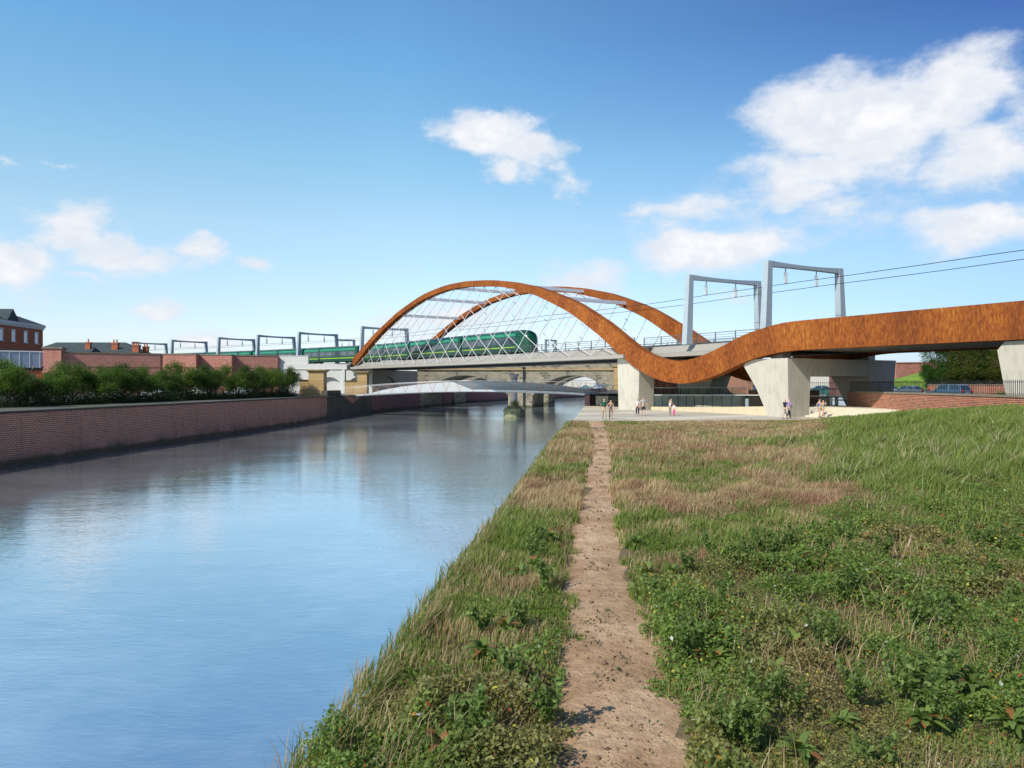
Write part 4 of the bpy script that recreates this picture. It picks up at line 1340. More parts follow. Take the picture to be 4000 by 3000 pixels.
mb.build('gable', 'slate', rf)
def house_window(parent, P0, ux, un, w, h, glass='window_bright', sill=True, arch=False):
    """P0 = lower centre of the opening on the wall face, ux = unit along the wall, un = outward normal (2D)"""
    def q(a, o, z): return (P0.x + ux.x * a + un.x * o, P0.y + ux.y * a + un.y * o, P0.z + z)
    def bx(mb, a0, a1, o0, o1, z0, z1):
        lo = [q(a0, o0, z0), q(a1, o0, z0), q(a1, o1, z0), q(a0, o1, z0)]; mb.hexa(lo, [(p[0], p[1], P0.z + z1) for p in lo])
    mb = MB(); bx(mb, -w / 2, w / 2, .004, .03, 0, h); wd = mb.build('window', glass, parent)
    mb = MB()
    for a0, a1, z0, z1 in ((-w / 2, -w / 2 + .08, 0, h), (w / 2 - .08, w / 2, 0, h), (-w / 2 + .081, w / 2 - .081, 0, .08), (-w / 2 + .081, w / 2 - .081, h - .08, h), (-w / 2 + .081, w / 2 - .081, h * .5, h * .5 + .06)):
        bx(mb, a0, a1, .031, .09, z0, z1)
    mb.build('frame', 'frame_white', wd)
    mb = MB(); bx(mb, -w / 2 - .15, w / 2 + .15, .004, .2, -.16, -.004); mb.build('sill', 'cornice_white', wd)
    mb = MB(); bx(mb, -w / 2 - .12, w / 2 + .12, .004, .12, h + .004, h + .28); mb.build('lintel', 'cornice_white', wd)
for u in (2.6, 7.0, 11.2, 15.6, 19.9, 24.4, 28.6):
    p = hq(u, 0, 8.55); house_window(hb, p, fdv, -fnv, 1.35, 2.15)
for u in (13., 18., 23.):
    p = hq(u, 0, 0.2); house_window(hb, p, fdv, -fnv, 1.35, 2.15)

lk = root('glazed_link', (-92, 134, ZL), 'blue glazed upper storey on a brick base, between the brick office and the viaduct', 'building')
la, lb_ = Vector((-103, 126)), Vector((-83.9, 138.1))
ld = (lb_ - la).normalized(); ln_ = Vector((-ld.y, ld.x)); LL = (lb_ - la).length
def lq(u, o, z): p = la + ld * u + ln_ * o; return Vector((p.x, p.y, z))
def lbox(mb, u0, u1, o0, o1, z0, z1):
    lo = [lq(u0, o0, z0), lq(u1, o0, z0), lq(u1, o1, z0), lq(u0, o1, z0)]; mb.hexa(lo, [Vector((*p.xy, z1)) for p in lo])
mb = MB(); lbox(mb, 0, LL, .3, 7, ZL, 2.45); mb.build('base_wall', 'brick_house', lk)
mb = MB(); lbox(mb, 0, LL, .15, 7, 2.453, 2.9); mb.build('black_strip', 'black_iron', lk)  # black strip between the brick base and the glazing
mb = MB(); lbox(mb, 0, LL, .1, 7, 2.903, 5.7); gp = mb.build('glazing', 'spandrel_glass', lk)
mb = MB(); lbox(mb, -.05, LL + .02, .0, 7.05, 5.703, 5.9); mb.build('roof_edge', 'frame_white', lk)
for k in range(15):
    mb = MB(); u = LL - .9 - k * 1.52; lbox(mb, u, u + .09, .02, .098, 2.91, 5.7); mb.build('mullion', 'frame_white', gp)

def slate_house(name, label, x0, x1, y0, y1, ze, zr, ins, axis, chs):
    r = root(name, ((x0 + x1) / 2, (y0 + y1) / 2, ZL), label, 'house', 'slate roofed houses beyond the viaduct')
    mb = MB(); mb.box(x0, x1, y0, y1, ZL, ze - .01); mb.build('wall', 'brick_house', r)
    rf = roof_hip(x0, x1, y0, y1, ze, zr, ins, 'roof', 'slate', r, axis)
    for cx, cy, w, z0, z1, pots in chs:
        mb = MB(); mb.box(cx - w / 2, cx + w / 2, cy - .45, cy + .45, z0, z1 - .35); mb.box(cx - w / 2 - .12, cx + w / 2 + .12, cy - .57, cy + .57, z1 - .347, z1 - .12); mb.box(cx - w / 2 - .02, cx + w / 2 + .02, cy - .47, cy + .47, z1 - .117, z1)
        ch = mb.build('chimney', 'brick_house', rf)
        mb = MB()
        for i in range(pots):
            x = cx + (i - (pots - 1) / 2) * w / max(1, pots) * 1.0
            m2 = MB(); m2.lathe((x, cy, z1 + .003), [(.17, 0), (.15, .55), (.19, .6), (.19, .75), (.12, .75)], 8); m2.build('chimney_pot', 'chimney_pot', ch)
slate_house('slate_house', 'rear long slate roof behind the viaduct wall, its hip sloping down to the right', -126, -95.5, 197, 207, 7.4, 10.95, 6.5, 'x', [])
slate_house('slate_house', 'lower slate roof with a single small brick chimney, left of the other chimneys', -124, -103.2, 187, 194, 7.2, 9.05, .6, 'x', [(-103.6 - 1.2, 190, 1.2, 8.0, 10.35, 1)])
slate_house('slate_house', 'low hipped slate roof with three brick chimneys, right of the single chimney', -101.5, -90.0, 186, 194, 6.8, 9.0, 4.2, 'x', [(-97.7, 189.2, 1.5, 8.0, 10.2, 2), (-92.0, 188, 1.6, 7.0, 9.6, 3), (-90.4, 189.6, 1.2, 7.0, 9.3, 2)])

# ------------------------------------------------------------------ right bank: walls, ramp, stairs, railings
# retaining wall with coping and fence along the steps and the meadow
rt = root('retaining_wall', (31, 60, -3), 'orange-red brick retaining wall with stone coping rising beside the steps and meadow', 'wall')
wall(WALL, -3.4, [-.80, -.80, -.80, -.80, -.80, -.80, -.80, -.80], .42, 'wall', 'brick_orange', rt, cope='coping', cope_h=.13, cope_o=.05)
def fence(pts, zb, h, name_label, sp=.125, posts=2.5):
    P = [Vector(p) for p in pts]
    L = [0]
    for a, b in zip(P, P[1:]): L.append(L[-1] + (b - a).length)
    r = root('railing_fence', (*((P[0] + P[-1]) / 2), zb), name_label, 'fence', 'black iron railings')
    def at(d):
        for i in range(len(P) - 1):
            if d <= L[i + 1] or i == len(P) - 2:
                t = (d - L[i]) / (L[i + 1] - L[i]); return P[i].lerp(P[i + 1], t), (P[i + 1] - P[i]).normalized()
    mb = MB()
    for z in (h * .92, h * .08):
        for a, b in zip(P, P[1:]):
            mb.bar((*a, zb + z), (*b, zb + z), .022, 4)
    mb.build('rail', 'black_iron', r)
    return r, at, L[-1]
def pickets(r, at, d0, d1, sp, zb, h, limit=100):
    d = d0; k = 0; rest = MB(); cnt = 0
    while d <= d1:
        p, t = at(d)
        if k < limit:
            mb = MB(); mb.obox((p.x, p.y), (t.x, t.y), .014, .014, zb, zb + h); mb.build('bar', 'black_iron', r)
        else:
            rest.obox((p.x, p.y), (t.x, t.y), .014, .014, zb, zb + h); cnt += 1
        d += sp; k += 1
    if cnt:
        o = rest.build('bars', 'black_iron', r); o['kind'] = 'stuff'
off_wall = [(x + .2, y) for x, y in WALL]
Ff, at_, Lf = fence(off_wall[:6], -.665, .86, 'black iron railing on top of the long brick retaining wall')
pickets(Ff, lambda d: at_(Lf - d), 8.0, Lf, .24, -.665, .92)
# steps
st_ = root('steps', (30.5, 66, -3), 'wide flight of pale stone steps climbing from the square to the brick wall', 'steps')
a0, a1 = Vector((28.75, 69.9)), Vector((31.75, 61.9))
sd = (a1 - a0).normalized(); sn = Vector((sd.y, -sd.x))
if sn.x > 0: sn = -sn
for k in range(6):
    zt = -2.10 - .15 * k
    zb = -3.05
    f = .36 * k
    p, q_ = a0 + sn * f + sd * (-.18 * k), a1 + sn * f * .35
    back = 7.5 if k == 0 else .0
    prev_f = .36 * (k - 1)
    if k == 0:
        mb = MB(); lo = [(*p, zb), (*q_, zb), (31.9, 73.5, zb), (27.4, 78.8, zb)]
        # landing
        lo = [(p.x, p.y, zb), (q_.x, q_.y, zb), (32.3, 73.5, zb), (31.5, 79.5, zb), (27.6, 79.5, zb), (27.2, 74.6, zb)]
        mb.hexa(lo, [(x, y, zt) for x, y, _ in lo]); mb.build('landing', 'concrete_step', st_)
    else:
        pp, qq = a0 + sn * (prev_f + .004) + sd * (-.18 * (k - 1)), a1 + sn * (prev_f * .35 + .004)
        mb = MB(); lo = [(p.x, p.y, zb), (q_.x, q_.y, zb), (qq.x, qq.y, zb), (pp.x, pp.y, zb)]
        mb.hexa(lo, [(x, y, zt) for x, y, _ in lo]); mb.build('step', 'concrete_step', st_)
# plinth and glass balustrade of the ramp
PL = [(16.35, 88.9), (18.4, 85.6), (20.3, 82.2), (22.3, 78.4), (24.2, 74.6), (24.9, 73.2)]
pz = [-2.62, -2.55, -2.45, -2.33, -2.18, -2.13]
rp = root('ramp_plinth', (20, 82, -3), 'pale concrete plinth running along the foot of the ramp behind the standing people', 'wall')
wall(PL, -3.05, pz, .35, 'plinth', 'concrete_plinth', rp, side=-1)
mb = MB(); rings = []
rampb = [(18.6, 93.5), (20.2, 90.4), (22.2, 86.6), (24.2, 82.6), (26.2, 79.0), (27.0, 77.8)]
for (x, y), (bx_, by), z in zip(PL, rampb, pz):
    rings.append([(x + .36, y + .1, z - .12), (bx_, by, z - .12), (bx_, by, z - .5), (x + .36, y + .1, z - .5)])
mb.sweep(rings); tag(mb.build('ramp', 'paving'), 'ramp rising behind the glass', 'ramp', kind='structure')
def balustrade(pts, zb, zt, label, w=1.5, hr='brace_steel'):
    r = root('glass_balustrade', (*((Vector(pts[0]) + Vector(pts[-1])) / 2), min(zb)), label, 'balustrade', 'glass balustrades around the ramp')
    P = [Vector(p) for p in pts]
    mb = MB()
    for (a, za), (b, zb2) in zip(list(zip(P, zt)), list(zip(P, zt))[1:]):
        mb.bar((*a, za), (*b, zb2), .035, 6)
    mb.build('handrail', hr, r)
    for i in range(len(P) - 1):
        n = max(1, int(round((P[i + 1] - P[i]).length / w)))
        for k in range(n):
            t0, t1 = (k + .02) / n, (k + .98) / n
            a, b = P[i].lerp(P[i + 1], t0), P[i].lerp(P[i + 1], t1)
            d = (b - a).normalized(); nn = Vector((-d.y, d.x)) * .012
            z00, z01 = lerp(zb[i], zb[i + 1], t0) + .03, lerp(zb[i], zb[i + 1], t1) + .03
            z10, z11 = lerp(zt[i], zt[i + 1], t0) - .04, lerp(zt[i], zt[i + 1], t1) - .04
            mb = MB()
            mb.hexa([(*(a - nn), z00), (*(b - nn), z01), (*(b + nn), z01), (*(a + nn), z00)], [(*(a - nn), z10), (*(b - nn), z11), (*(b + nn), z11), (*(a + nn), z10)])
            mb.build('glass_panel', 'balustrade_glass', r)
            mb = MB(); p = P[i].lerp(P[i + 1], k / n); mb.obox((p.x, p.y), (d.x, d.y), .02, .03, lerp(zb[i], zb[i + 1], k / n) - .1, lerp(zt[i], zt[i + 1], k / n) - .03); mb.build('post', 'black_iron', r)
    return r
balustrade([(x + .15, y + .05) for x, y in PL], pz, [-1.27, -1.22, -1.18, -1.13, -1.08, -1.06], 'glass balustrade standing on the long pale plinth')
rwk = root('retaining_wall', (22, 90, -3), 'shaded grey block wall behind the glass of the ramp', 'wall')
wall(RW[:4], -3.05, [-1.36, -1.34, -1.32, -1.30], .4, 'wall', 'block_grey', rwk, side=-1)
balustrade([(x + .1, y) for x, y in RW[:4]], [-1.36, -1.34, -1.32, -1.30], [-.48, -.46, -.42, -.40], 'upper glass balustrade at the edge of the road level, above the grey block wall', w=1.7)
rwk = root('retaining_wall', (29.5, 83.4, -3), 'short brick wall seen between the legs of the white portal pier', 'wall')
wall([(25.9, 83.9), (33.2, 82.9)], -3.05, -.80, .4, 'wall', 'brick_orange', rwk, cope='coping', cope_h=.13, cope_o=.05)
f2, at2, L2 = fence([(25.9, 84.1), (37, 82.9)], -.665, .86, 'black iron railing glimpsed between the legs of the portal pier')
pickets(f2, at2, 0, L2, .2, -.665, .92)
cb = root('stair_block', (30.6, 76.5, -2.1), 'small grey concrete block at the head of the steps', 'block')
mb = MB(); mb.obox((31.25, 76.6), (1, 0), .55, .4, -2.098, -1.33); mb.build('block', 'concrete_pier', cb)
mb = MB(); mb.obox((31.95, 75.6), (1, 0), .06, .3, -2.098, -1.33); mb.build('fin', 'concrete_pier', cb)
balustrade([(28.1, 72.8), (30.2, 73.1)], [-2.1, -2.1], [-1.14, -1.14], 'short glass balustrade at the landing of the steps', w=1.05)
balustrade([(30.4, 78.6), (33.4, 79.0)], [-1.35, -1.35], [-.45, -.45], 'raised glass balustrade behind the concrete block', w=1.5)
mb = MB(); mb.obox((30.24, 72.9), (1, 0), .05, .05, -2.098, -1.32)
mb.obox((30.24, 72.9), (1, 0), .06, .06, -1.318, -1.29)
tag(mb.build('white_post', 'white_steel'), 'white square post at the top of the steps', 'post')
mb = MB(); mb.hexa([(27.3, 70.5, -3), (28.2, 70.2, -3), (28.8, 71.6, -3), (27.9, 71.9, -3)], [(27.3, 70.5, -2.12), (28.2, 70.2, -2.12), (28.8, 71.6, -2.12), (27.9, 71.9, -2.12)])
mb.box(27.25, 27.33, 70.2, 70.45, -3, -2.3)
tag(mb.build('ramp_end_wall', 'concrete_pier'), 'low concrete end wall left of the steps beside the pier', 'wall')
# stone abutment block by the river
ab = root('stone_abutment', (13.2, 107, ZW), 'low squared stone block at the water edge beside the arch pier', 'abutment')
mb = MB(); mb.hexa([(11.6, 105.6, ZW), (13.1, 104.6, ZW), (16.5, 106.2, ZW), (15, 110, ZW), (11.8, 110, ZW)], [(11.6, 105.6, -1.65), (13.1, 104.6, -1.65), (16.5, 106.2, -1.65), (15, 110, -1.65), (11.8, 110, -1.65)]); mb.build('block', 'stone_block', ab)
mb = MB(); mb.hexa([(11.5, 105.5, -1.647), (13.1, 104.5, -1.647), (16.6, 106.1, -1.647), (15.1, 110, -1.647), (11.7, 110, -1.647)], [(11.9, 106, -1.38), (13.2, 105.2, -1.38), (16.2, 106.5, -1.38), (15, 109.6, -1.38), (12.1, 109.6, -1.38)]); mb.build('coping', 'coping_dark', ab)

# buildings and walls beyond
b1_ = root('brick_building', (24, 108, -1.3), 'brick building with shallow piers seen under the dip of the rusted arch', 'building')
mb = MB(); mb.box(16.0, 26.5, 104.5, 112, -1.5, 3.2)
mb.build('wall', 'brick_orange', b1_)
for x in (18.7, 20.9, 23.3):
    mb = MB(); mb.box(x, x + .8, 104.1, 104.497, -1.5, 3.2); mb.build('pier', 'brick_orange', b1_)
mb = MB(); mb.box(15.9, 26.6, 104.0, 112.1, 3.203, 3.45); mb.build('coping', 'coping', b1_)
b1_ = root('brick_building', (31, 110, -1.3), 'darker red brick block seen between the arch dip and the portal pier', 'building')
mb = MB(); mb.box(27.6, 33.6, 107, 118, -1.5, 3.8); mb.build('wall', 'brick_river', b1_)
mb = MB(); mb.box(27.5, 33.7, 106.9, 118.1, 3.803, 4.05); mb.build('coping', 'coping', b1_)
wh = root('warehouse', (60, 175, -1.6), 'low cream and pale grey warehouse far beyond the portal pier', 'building')
mb = MB(); mb.box(45, 76, 168, 190, -1.7, 2.1); mb.build('wall', 'beige_clad', wh)
mb = MB(); mb.box(44.9, 76.1, 167.9, 190, 2.103, 2.5); mb.build('roof_edge', 'blue_clad', wh)
bp = root('brick_pillar', (42.3, 103, -1.6), 'dark brick pillar seen through the portal pier', 'pillar')
mb = MB(); mb.box(41.9, 43.2, 100, 101.5, -1.7, 2.2); mb.build('shaft', 'brick_far', bp)
mb = MB(); mb.box(41.8, 43.3, 99.9, 101.6, 2.203, 2.4); mb.build('cap', 'coping', bp)
wh = root('warehouse', (30, 330, -1.9), 'cream shed with a blue-grey end seen through the right stone arch', 'building')
mb = MB(); mb.box(22.5, 36, 330, 345, ZL, 1.7); mb.build('wall', 'beige_clad', wh)
mb = MB(); mb.hexa([(36.003, 330, ZL), (42, 336, ZL), (42, 345, ZL), (36.003, 345, ZL)], [(36.003, 330, 1.3), (42, 336, 1.3), (42, 345, 1.3), (36.003, 345, 1.3)]); mb.build('end_wall', 'blue_clad', wh)
mb = MB(); mb.box(22.3, 42.2, 329.8, 345, 1.703, 1.95); mb.build('roof_edge', 'frame_white', wh)
vw = root('viaduct_wall', (80, 130, -1.7), 'tall salmon brick wall rising behind the grass mound', 'wall')
wall([(61, 122), (72, 126), (110, 118), (150, 100)], -1.8, [3.3, 3.5, 3.9, 4.0], 1.5, 'wall', 'brick_viaduct', vw, cope='brick_viaduct', cope_h=.15)
lw = root('low_wall', (54, 92, -1.7), 'low brick wall with stone coping behind the parked estate car', 'wall')
wall([(51.4, 95.0), (58.6, 91.2)], -1.75, -.12, .35, 'wall', 'brick_orange', lw, cope='coping', cope_h=.1)
lw = root('low_wall', (50, 112, -1.7), 'low brick kerb wall along the foot of the grass mound', 'wall')
wall([(48, 110), (62, 103)], -1.75, -1.25, .35, 'wall', 'brick_orange', lw)
dh = root('brick_house', (67, 112, -1.7), 'dark brick house half hidden behind the right hand trees', 'house')
mb = MB(); mb.box(70.5, 86, 112, 122, -1.8, 6.5); mb.build('wall', 'brick_river', dh)
roof_hip(70.5, 86, 112, 122, 6.51, 9.5, 4, 'roof', 'slate', dh, 'x')
house_window(dh, Vector((72.4, 111.99, 2.0)), Vector((1, 0)), Vector((0, -1)), 1.1, 1.8)
house_window(dh, Vector((75.6, 111.99, 2.0)), Vector((1, 0)), Vector((0, -1)), 1.1, 1.8)
# grass mound
mb = MB(); n = 40; cx_, cy_ = 62.5, 114.5; rows = []
for j in range(13):
    t = j / 12; row = []
    for i in range(n):
        a = 2 * pi * i / n; rx, ry = (15.5, 8.5)
        r_ = 1 - t; h = 3.85 * (t ** 1.15 if t < .92 else (.92 ** 1.15 + (t - .92) * .4)) 
        row.append((cx_ + rx * r_ * cos(a), cy_ + ry * r_ * sin(a), -1.7 + h + .1 * sin(a * 7) * r_ * t * 3))
    rows.append(row)
for a, b in zip(rows, rows[1:]):
    for i in range(n): mb.face([a[i], a[(i + 1) % n], b[(i + 1) % n], b[i]])
tag(mb.build('grass_mound', 'lawn', origin=(0, 0, 0), smooth=True), 'bright green grass mound', kind='structure')
for pts_, nm in (([(17.0, 99.5), (30, 92), (36, 104), (16.5, 104.3)], 'lawn'), ([(36.5, 96), (50, 92), (58, 100), (40, 106)], 'lawn')):
    pass
mb = MB()
mb.face([(15.6, 100.6, -1.315), (20.2, 95.5, -1.315), (26.8, 99.5, -1.315), (26.8, 104.0, -1.315), (15.6, 104.0, -1.315)])
mb.face([(24.0, 88.5, -1.315), (26.4, 85.2, -1.315), (34.0, 92.0, -1.315), (33.6, 103, -1.315), (28.5, 103, -1.315)])
tag(mb.build('lawn', 'lawn', origin=(0, 0, 0)), kind='structure')
mb = MB(); mb.face([(34.6, 84, -1.5), (1000, 84, -1.64), (1000, 92, -1.64), (36.5, 100, -1.5)]); mb.face([(33.5, 50, -1.645), (200, 50, -1.645), (200, 83.9, -1.645), (35.5, 83.9, -1.645)])
tag(mb.build('road', 'asphalt', origin=(0, 0, 0)), kind='structure')

# ------------------------------------------------------------------ cars
def car_proto(kind, paint):
    """built at the origin, facing +y, wheels on z = 0"""
    r = bpy.data.objects.new('parked_car', None); COL.objects.link(r)
    if kind == 'estate': L, Wd, H = 4.7, 1.84, 1.62
    elif kind == 'van': L, Wd, H = 4.4, 1.84, 1.75
    else: L, Wd, H = 4.5, 1.78, 1.45
    hl = L / 2
    # lower body: side outline (y, z), then widths
    low = [(-hl, .45), (-hl + .02, .95), (-hl + .25, 1.0 if kind != 'saloon' else .98), (-hl + 1.0, 1.0), (hl - 1.35, .95), (hl - .35, .82), (hl, .62), (hl, .32), (hl - .1, .24), (-hl + .1, .24)]
    mb = MB(); secs = [(-Wd / 2, .90), (-Wd / 2 + .07, 1.0), (Wd / 2 - .07, 1.0), (Wd / 2, .90)]
    rings = []
    for x, k in secs:
        rings.append([(x, y * (.985 if k < 1 else 1), .55 + (z - .55) * (k if k < 1 else 1)) for y, z in low])
    mb.sweep([q[::-1] for q in rings])
    body = mb.build('body', paint, r, smooth=35, origin=(0, 0, 0))
    # cabin glasshouse
    if kind == 'estate': cab = [(-hl + .12, .96), (-hl + .42, H - .10), (-hl + .8, H - .01), (0.1, H), (.6, H - .06), (hl - 1.35, .95)]
    elif kind == 'van': cab = [(-hl + .05, .96), (-hl + .16, H - .1), (-hl + .5, H), (.3, H), (.8, H - .1), (hl - 1.0, .95)]
    else: cab = [(-hl + .75, .97), (-hl + 1.35, H - .08), (-hl + 1.75, H), (.05, H), (.45, H - .07), (hl - 1.3, .95)]
    def half(z): return Wd / 2 - .07 - (z - .95) * .30
    mb = MB(); A = [(-half(z), y, z) for y, z in cab]; B = [(half(z), y, z) for y, z in cab]
    mb.face(A[::-1]); mb.face(B)
    for i in range(len(A)):
        j = (i + 1) % len(A); mb.face([A[i], A[j], B[j], B[i]])
    gh = mb.build('cabin', paint, r, origin=(0, 0, 0))
    # side and end windows, just proud of the cabin
    def inset(pts, k=.84):
        c = sum((Vector(p) for p in pts), Vector()) / len(pts)
        return [c + (Vector(p) - c) * k for p in pts]
    def panel(pts, nrm, name, m, par, k=.84, d=.012):
        q = inset(pts, k); n = Vector(nrm).normalized() * d
        mb = MB(); f = [p + n for p in q]; mb.face(f)
        b = [p - n * .5 for p in q]
        for i in range(len(f)): mb.face([f[i], b[i], b[(i + 1) % len(f)], f[(i + 1) % len(f)]])
        return mb.build(name, m, par, origin=(0, 0, 0))
    ym = (cab[1][0] + cab[4][0]) / 2
    for sgn in (-1, 1):
        for part in (0, 1):
            if part == 0: loop = [cab[0], cab[1], cab[2], (ym, H - .01), (ym, .965)]
            else: loop = [(ym, .965), (ym, H - .01), cab[3], cab[4], cab[5]]
            pts = [(sgn * half(z), y, z) for y, z in loop]
            if sgn > 0: pts = pts[::-1]
            panel(pts, (sgn, 0, .3), 'window', 'car_glass', r, .80)
    a, b = cab[4], cab[5]
    panel([(half(b[1]), b[0], b[1]), (half(a[1]), a[0], a[1]), (-half(a[1]), a[0], a[1]), (-half(b[1]), b[0], b[1])][::-1], (0, 1, .8), 'windscreen', 'car_glass', r, .88)
    a, b = cab[0], cab[1]
    panel([(-half(a[1]), a[0], a[1]), (half(a[1]), a[0], a[1]), (half(b[1]), b[0], b[1]), (-half(b[1]), b[0], b[1])], (0, -1, .4), 'rear_window', 'car_glass', r, .84)
    for sx in (-1, 1):
        for sy in (-1, 1):
            x = sx * (Wd / 2 - .11); y = sy * (hl - .88)
            mb = MB(); mb.bar((x - .11, y, .32), (x + .11, y, .32), .32, 20); w = mb.build('wheel', 'rubber', r, origin=(0, 0, 0))
            mb = MB(); mb.bar((x + sx * .09, y, .32), (x + sx * .125, y, .32), .19, 12); mb.build('rim', 'chrome', w, origin=(0, 0, 0))
        mb = MB(); mb.box(sx * (Wd / 2 - .20) - .18, sx * (Wd / 2 - .20) + .18, -hl - .02, -hl + .14, .78, .98); mb.build('tail_light', 'lamp_red', r, origin=(0, 0, 0))
        mb = MB(); mb.box(sx * (Wd / 2 - .24) - .18, sx * (Wd / 2 - .24) + .18, hl - .12, hl + .01, .56, .72); mb.build('headlight', 'lamp_clear', r, origin=(0, 0, 0))
        mb = MB(); mb.box(sx * (Wd / 2 + .09) - .09, sx * (Wd / 2 + .09) + .09, .72, .86, .95, 1.1); mb.build('mirror', paint, r, origin=(0, 0, 0))
    mb = MB(); mb.box(-.27, .27, -hl - .025, -hl + .01, .62, .74); mb.build('number_plate', 'frame_white', r, origin=(0, 0, 0))
    mb = MB(); mb.box(-Wd / 2 + .1, Wd / 2 - .1, -hl - .04, -hl + .2, .30, .48); mb.build('bumper', paint, r, origin=(0, 0, 0))
    return r
CARS = {}
def place_car(kind, paint, x, y, z, heading, label, group=None, body_label=None):
    key = (kind, paint)
    if key in CARS: r = copy_tree(CARS[key])
    else: r = car_proto(kind, paint); CARS[key] = r
    r.location = (x, y, z); r.rotation_euler = (0, 0, radians(heading))
    tag(r, label, 'car', group)
    return r
place_car('estate', 'paint_blue', 48.6, 85.6, -1.655, 22, 'blue estate car seen from behind over the brick wall, red tail lights showing', 'cars parked on the right bank')
place_car('saloon', 'paint_grey', 49.6, 96.0, -1.655, 28, 'grey-blue saloon parked in front of the estate car, left of it', 'cars parked on the right bank')
place_car('saloon', 'paint_white', 49.4, 101.5, -1.655, 40, 'silvery white saloon beside the grass mound, leftmost behind the railing', 'cars parked on the right bank')
place_car('van', 'paint_blue', 50.2, 162, -1.655, 186, 'dark people carrier far off, facing the river between arch dip and pier', 'cars parked on the right bank')
place_car('saloon', 'paint_teal', 41.6, 104, -1.655, 75, 'teal saloon glimpsed behind the railing through the portal pier', 'cars parked on the right bank')
place_car('saloon', 'paint_teal', 28.5, 300, ZL, 80, 'left teal car seen through the right stone arch', 'cars beyond the stone viaduct')
place_car('saloon', 'paint_silver', 33.0, 304, ZL, 95, 'right pale car seen through the right stone arch', 'cars beyond the stone viaduct')
CP = [(-58, 92, 75, 'paint_dark'), (-53, 100, 80, 'paint_silver'), (-50, 108, 70, 'paint_white'), (-64, 84, 80, 'paint_blue'), (-47.5, 116, 85, 'paint_cream'), (-44, 124, 75, 'paint_white'), (-68, 78, 70, 'paint_white'), (-44.5, 101, 80, 'paint_dark')]
CLB = ['dark car glimpsed behind the tree trunks in the middle of the left row', 'silver car behind the trees left of the red wall step', 'white car behind the leafy trees below the first wall step', 'blue car low behind the second tree from the left', 'cream car with only its roof showing left of the gate pier', 'white car nearest the sandstone gate pier behind the last tree', 'white car behind the leftmost tree', 'dark car half hidden behind the river wall coping']
for (x, y, h, p), lb in zip(CP, CLB):
    place_car('saloon', p, x, y, ZL, h, lb, 'cars parked behind the riverside trees')

# ------------------------------------------------------------------ trees
def fast_mesh(name, V, Fa, mat_names, col=None, uvs=False):
    """V (n,3), Fa (m,k) arrays -> mesh; col (n,3) vertex colours"""
    me = bpy.data.meshes.new(name)
    n, (m, k) = len(V), Fa.shape
    me.vertices.add(n); me.vertices.foreach_set('co', np.ascontiguousarray(V, dtype=np.float32).ravel())
    me.loops.add(m * k); me.loops.foreach_set('vertex_index', np.ascontiguousarray(Fa, dtype=np.int32).ravel())
    me.polygons.add(m); me.polygons.foreach_set('loop_start', np.arange(0, m * k, k, dtype=np.int32))
    me.update(calc_edges=True)
    for q in mat_names: me.materials.append(M[q])
    if col is not None:
        a = me.color_attributes.new('Col', 'FLOAT_COLOR', 'POINT')
        c = np.ones((n, 4), np.float32); c[:, :3] = col
        a.data.foreach_set('color', c.ravel())
    me.update()
    return me

def leaf_quads(P, size, rg, up=.35, nrm=None):
    """one bent four-cornered leaf per point"""
    n = len(P)
    d = rg.normal(size=(n, 3)); d[:, 2] += up
    if nrm is not None: d += nrm
    d /= np.linalg.norm(d, axis=1)[:, None]
    a = np.cross(d, rg.normal(size=(n, 3))); a /= np.linalg.norm(a, axis=1)[:, None]
    b = np.cross(d, a)
    s = (size * rg.uniform(.6, 1.3, n))[:, None]
    V = np.stack([P - a * s, P - b * s * .55 + d * s * .12, P + a * s, P + b * s * .55 + d * s * .12], 1).reshape(-1, 3)
    Fa = np.arange(n * 4).reshape(n, 4)
    return V, Fa

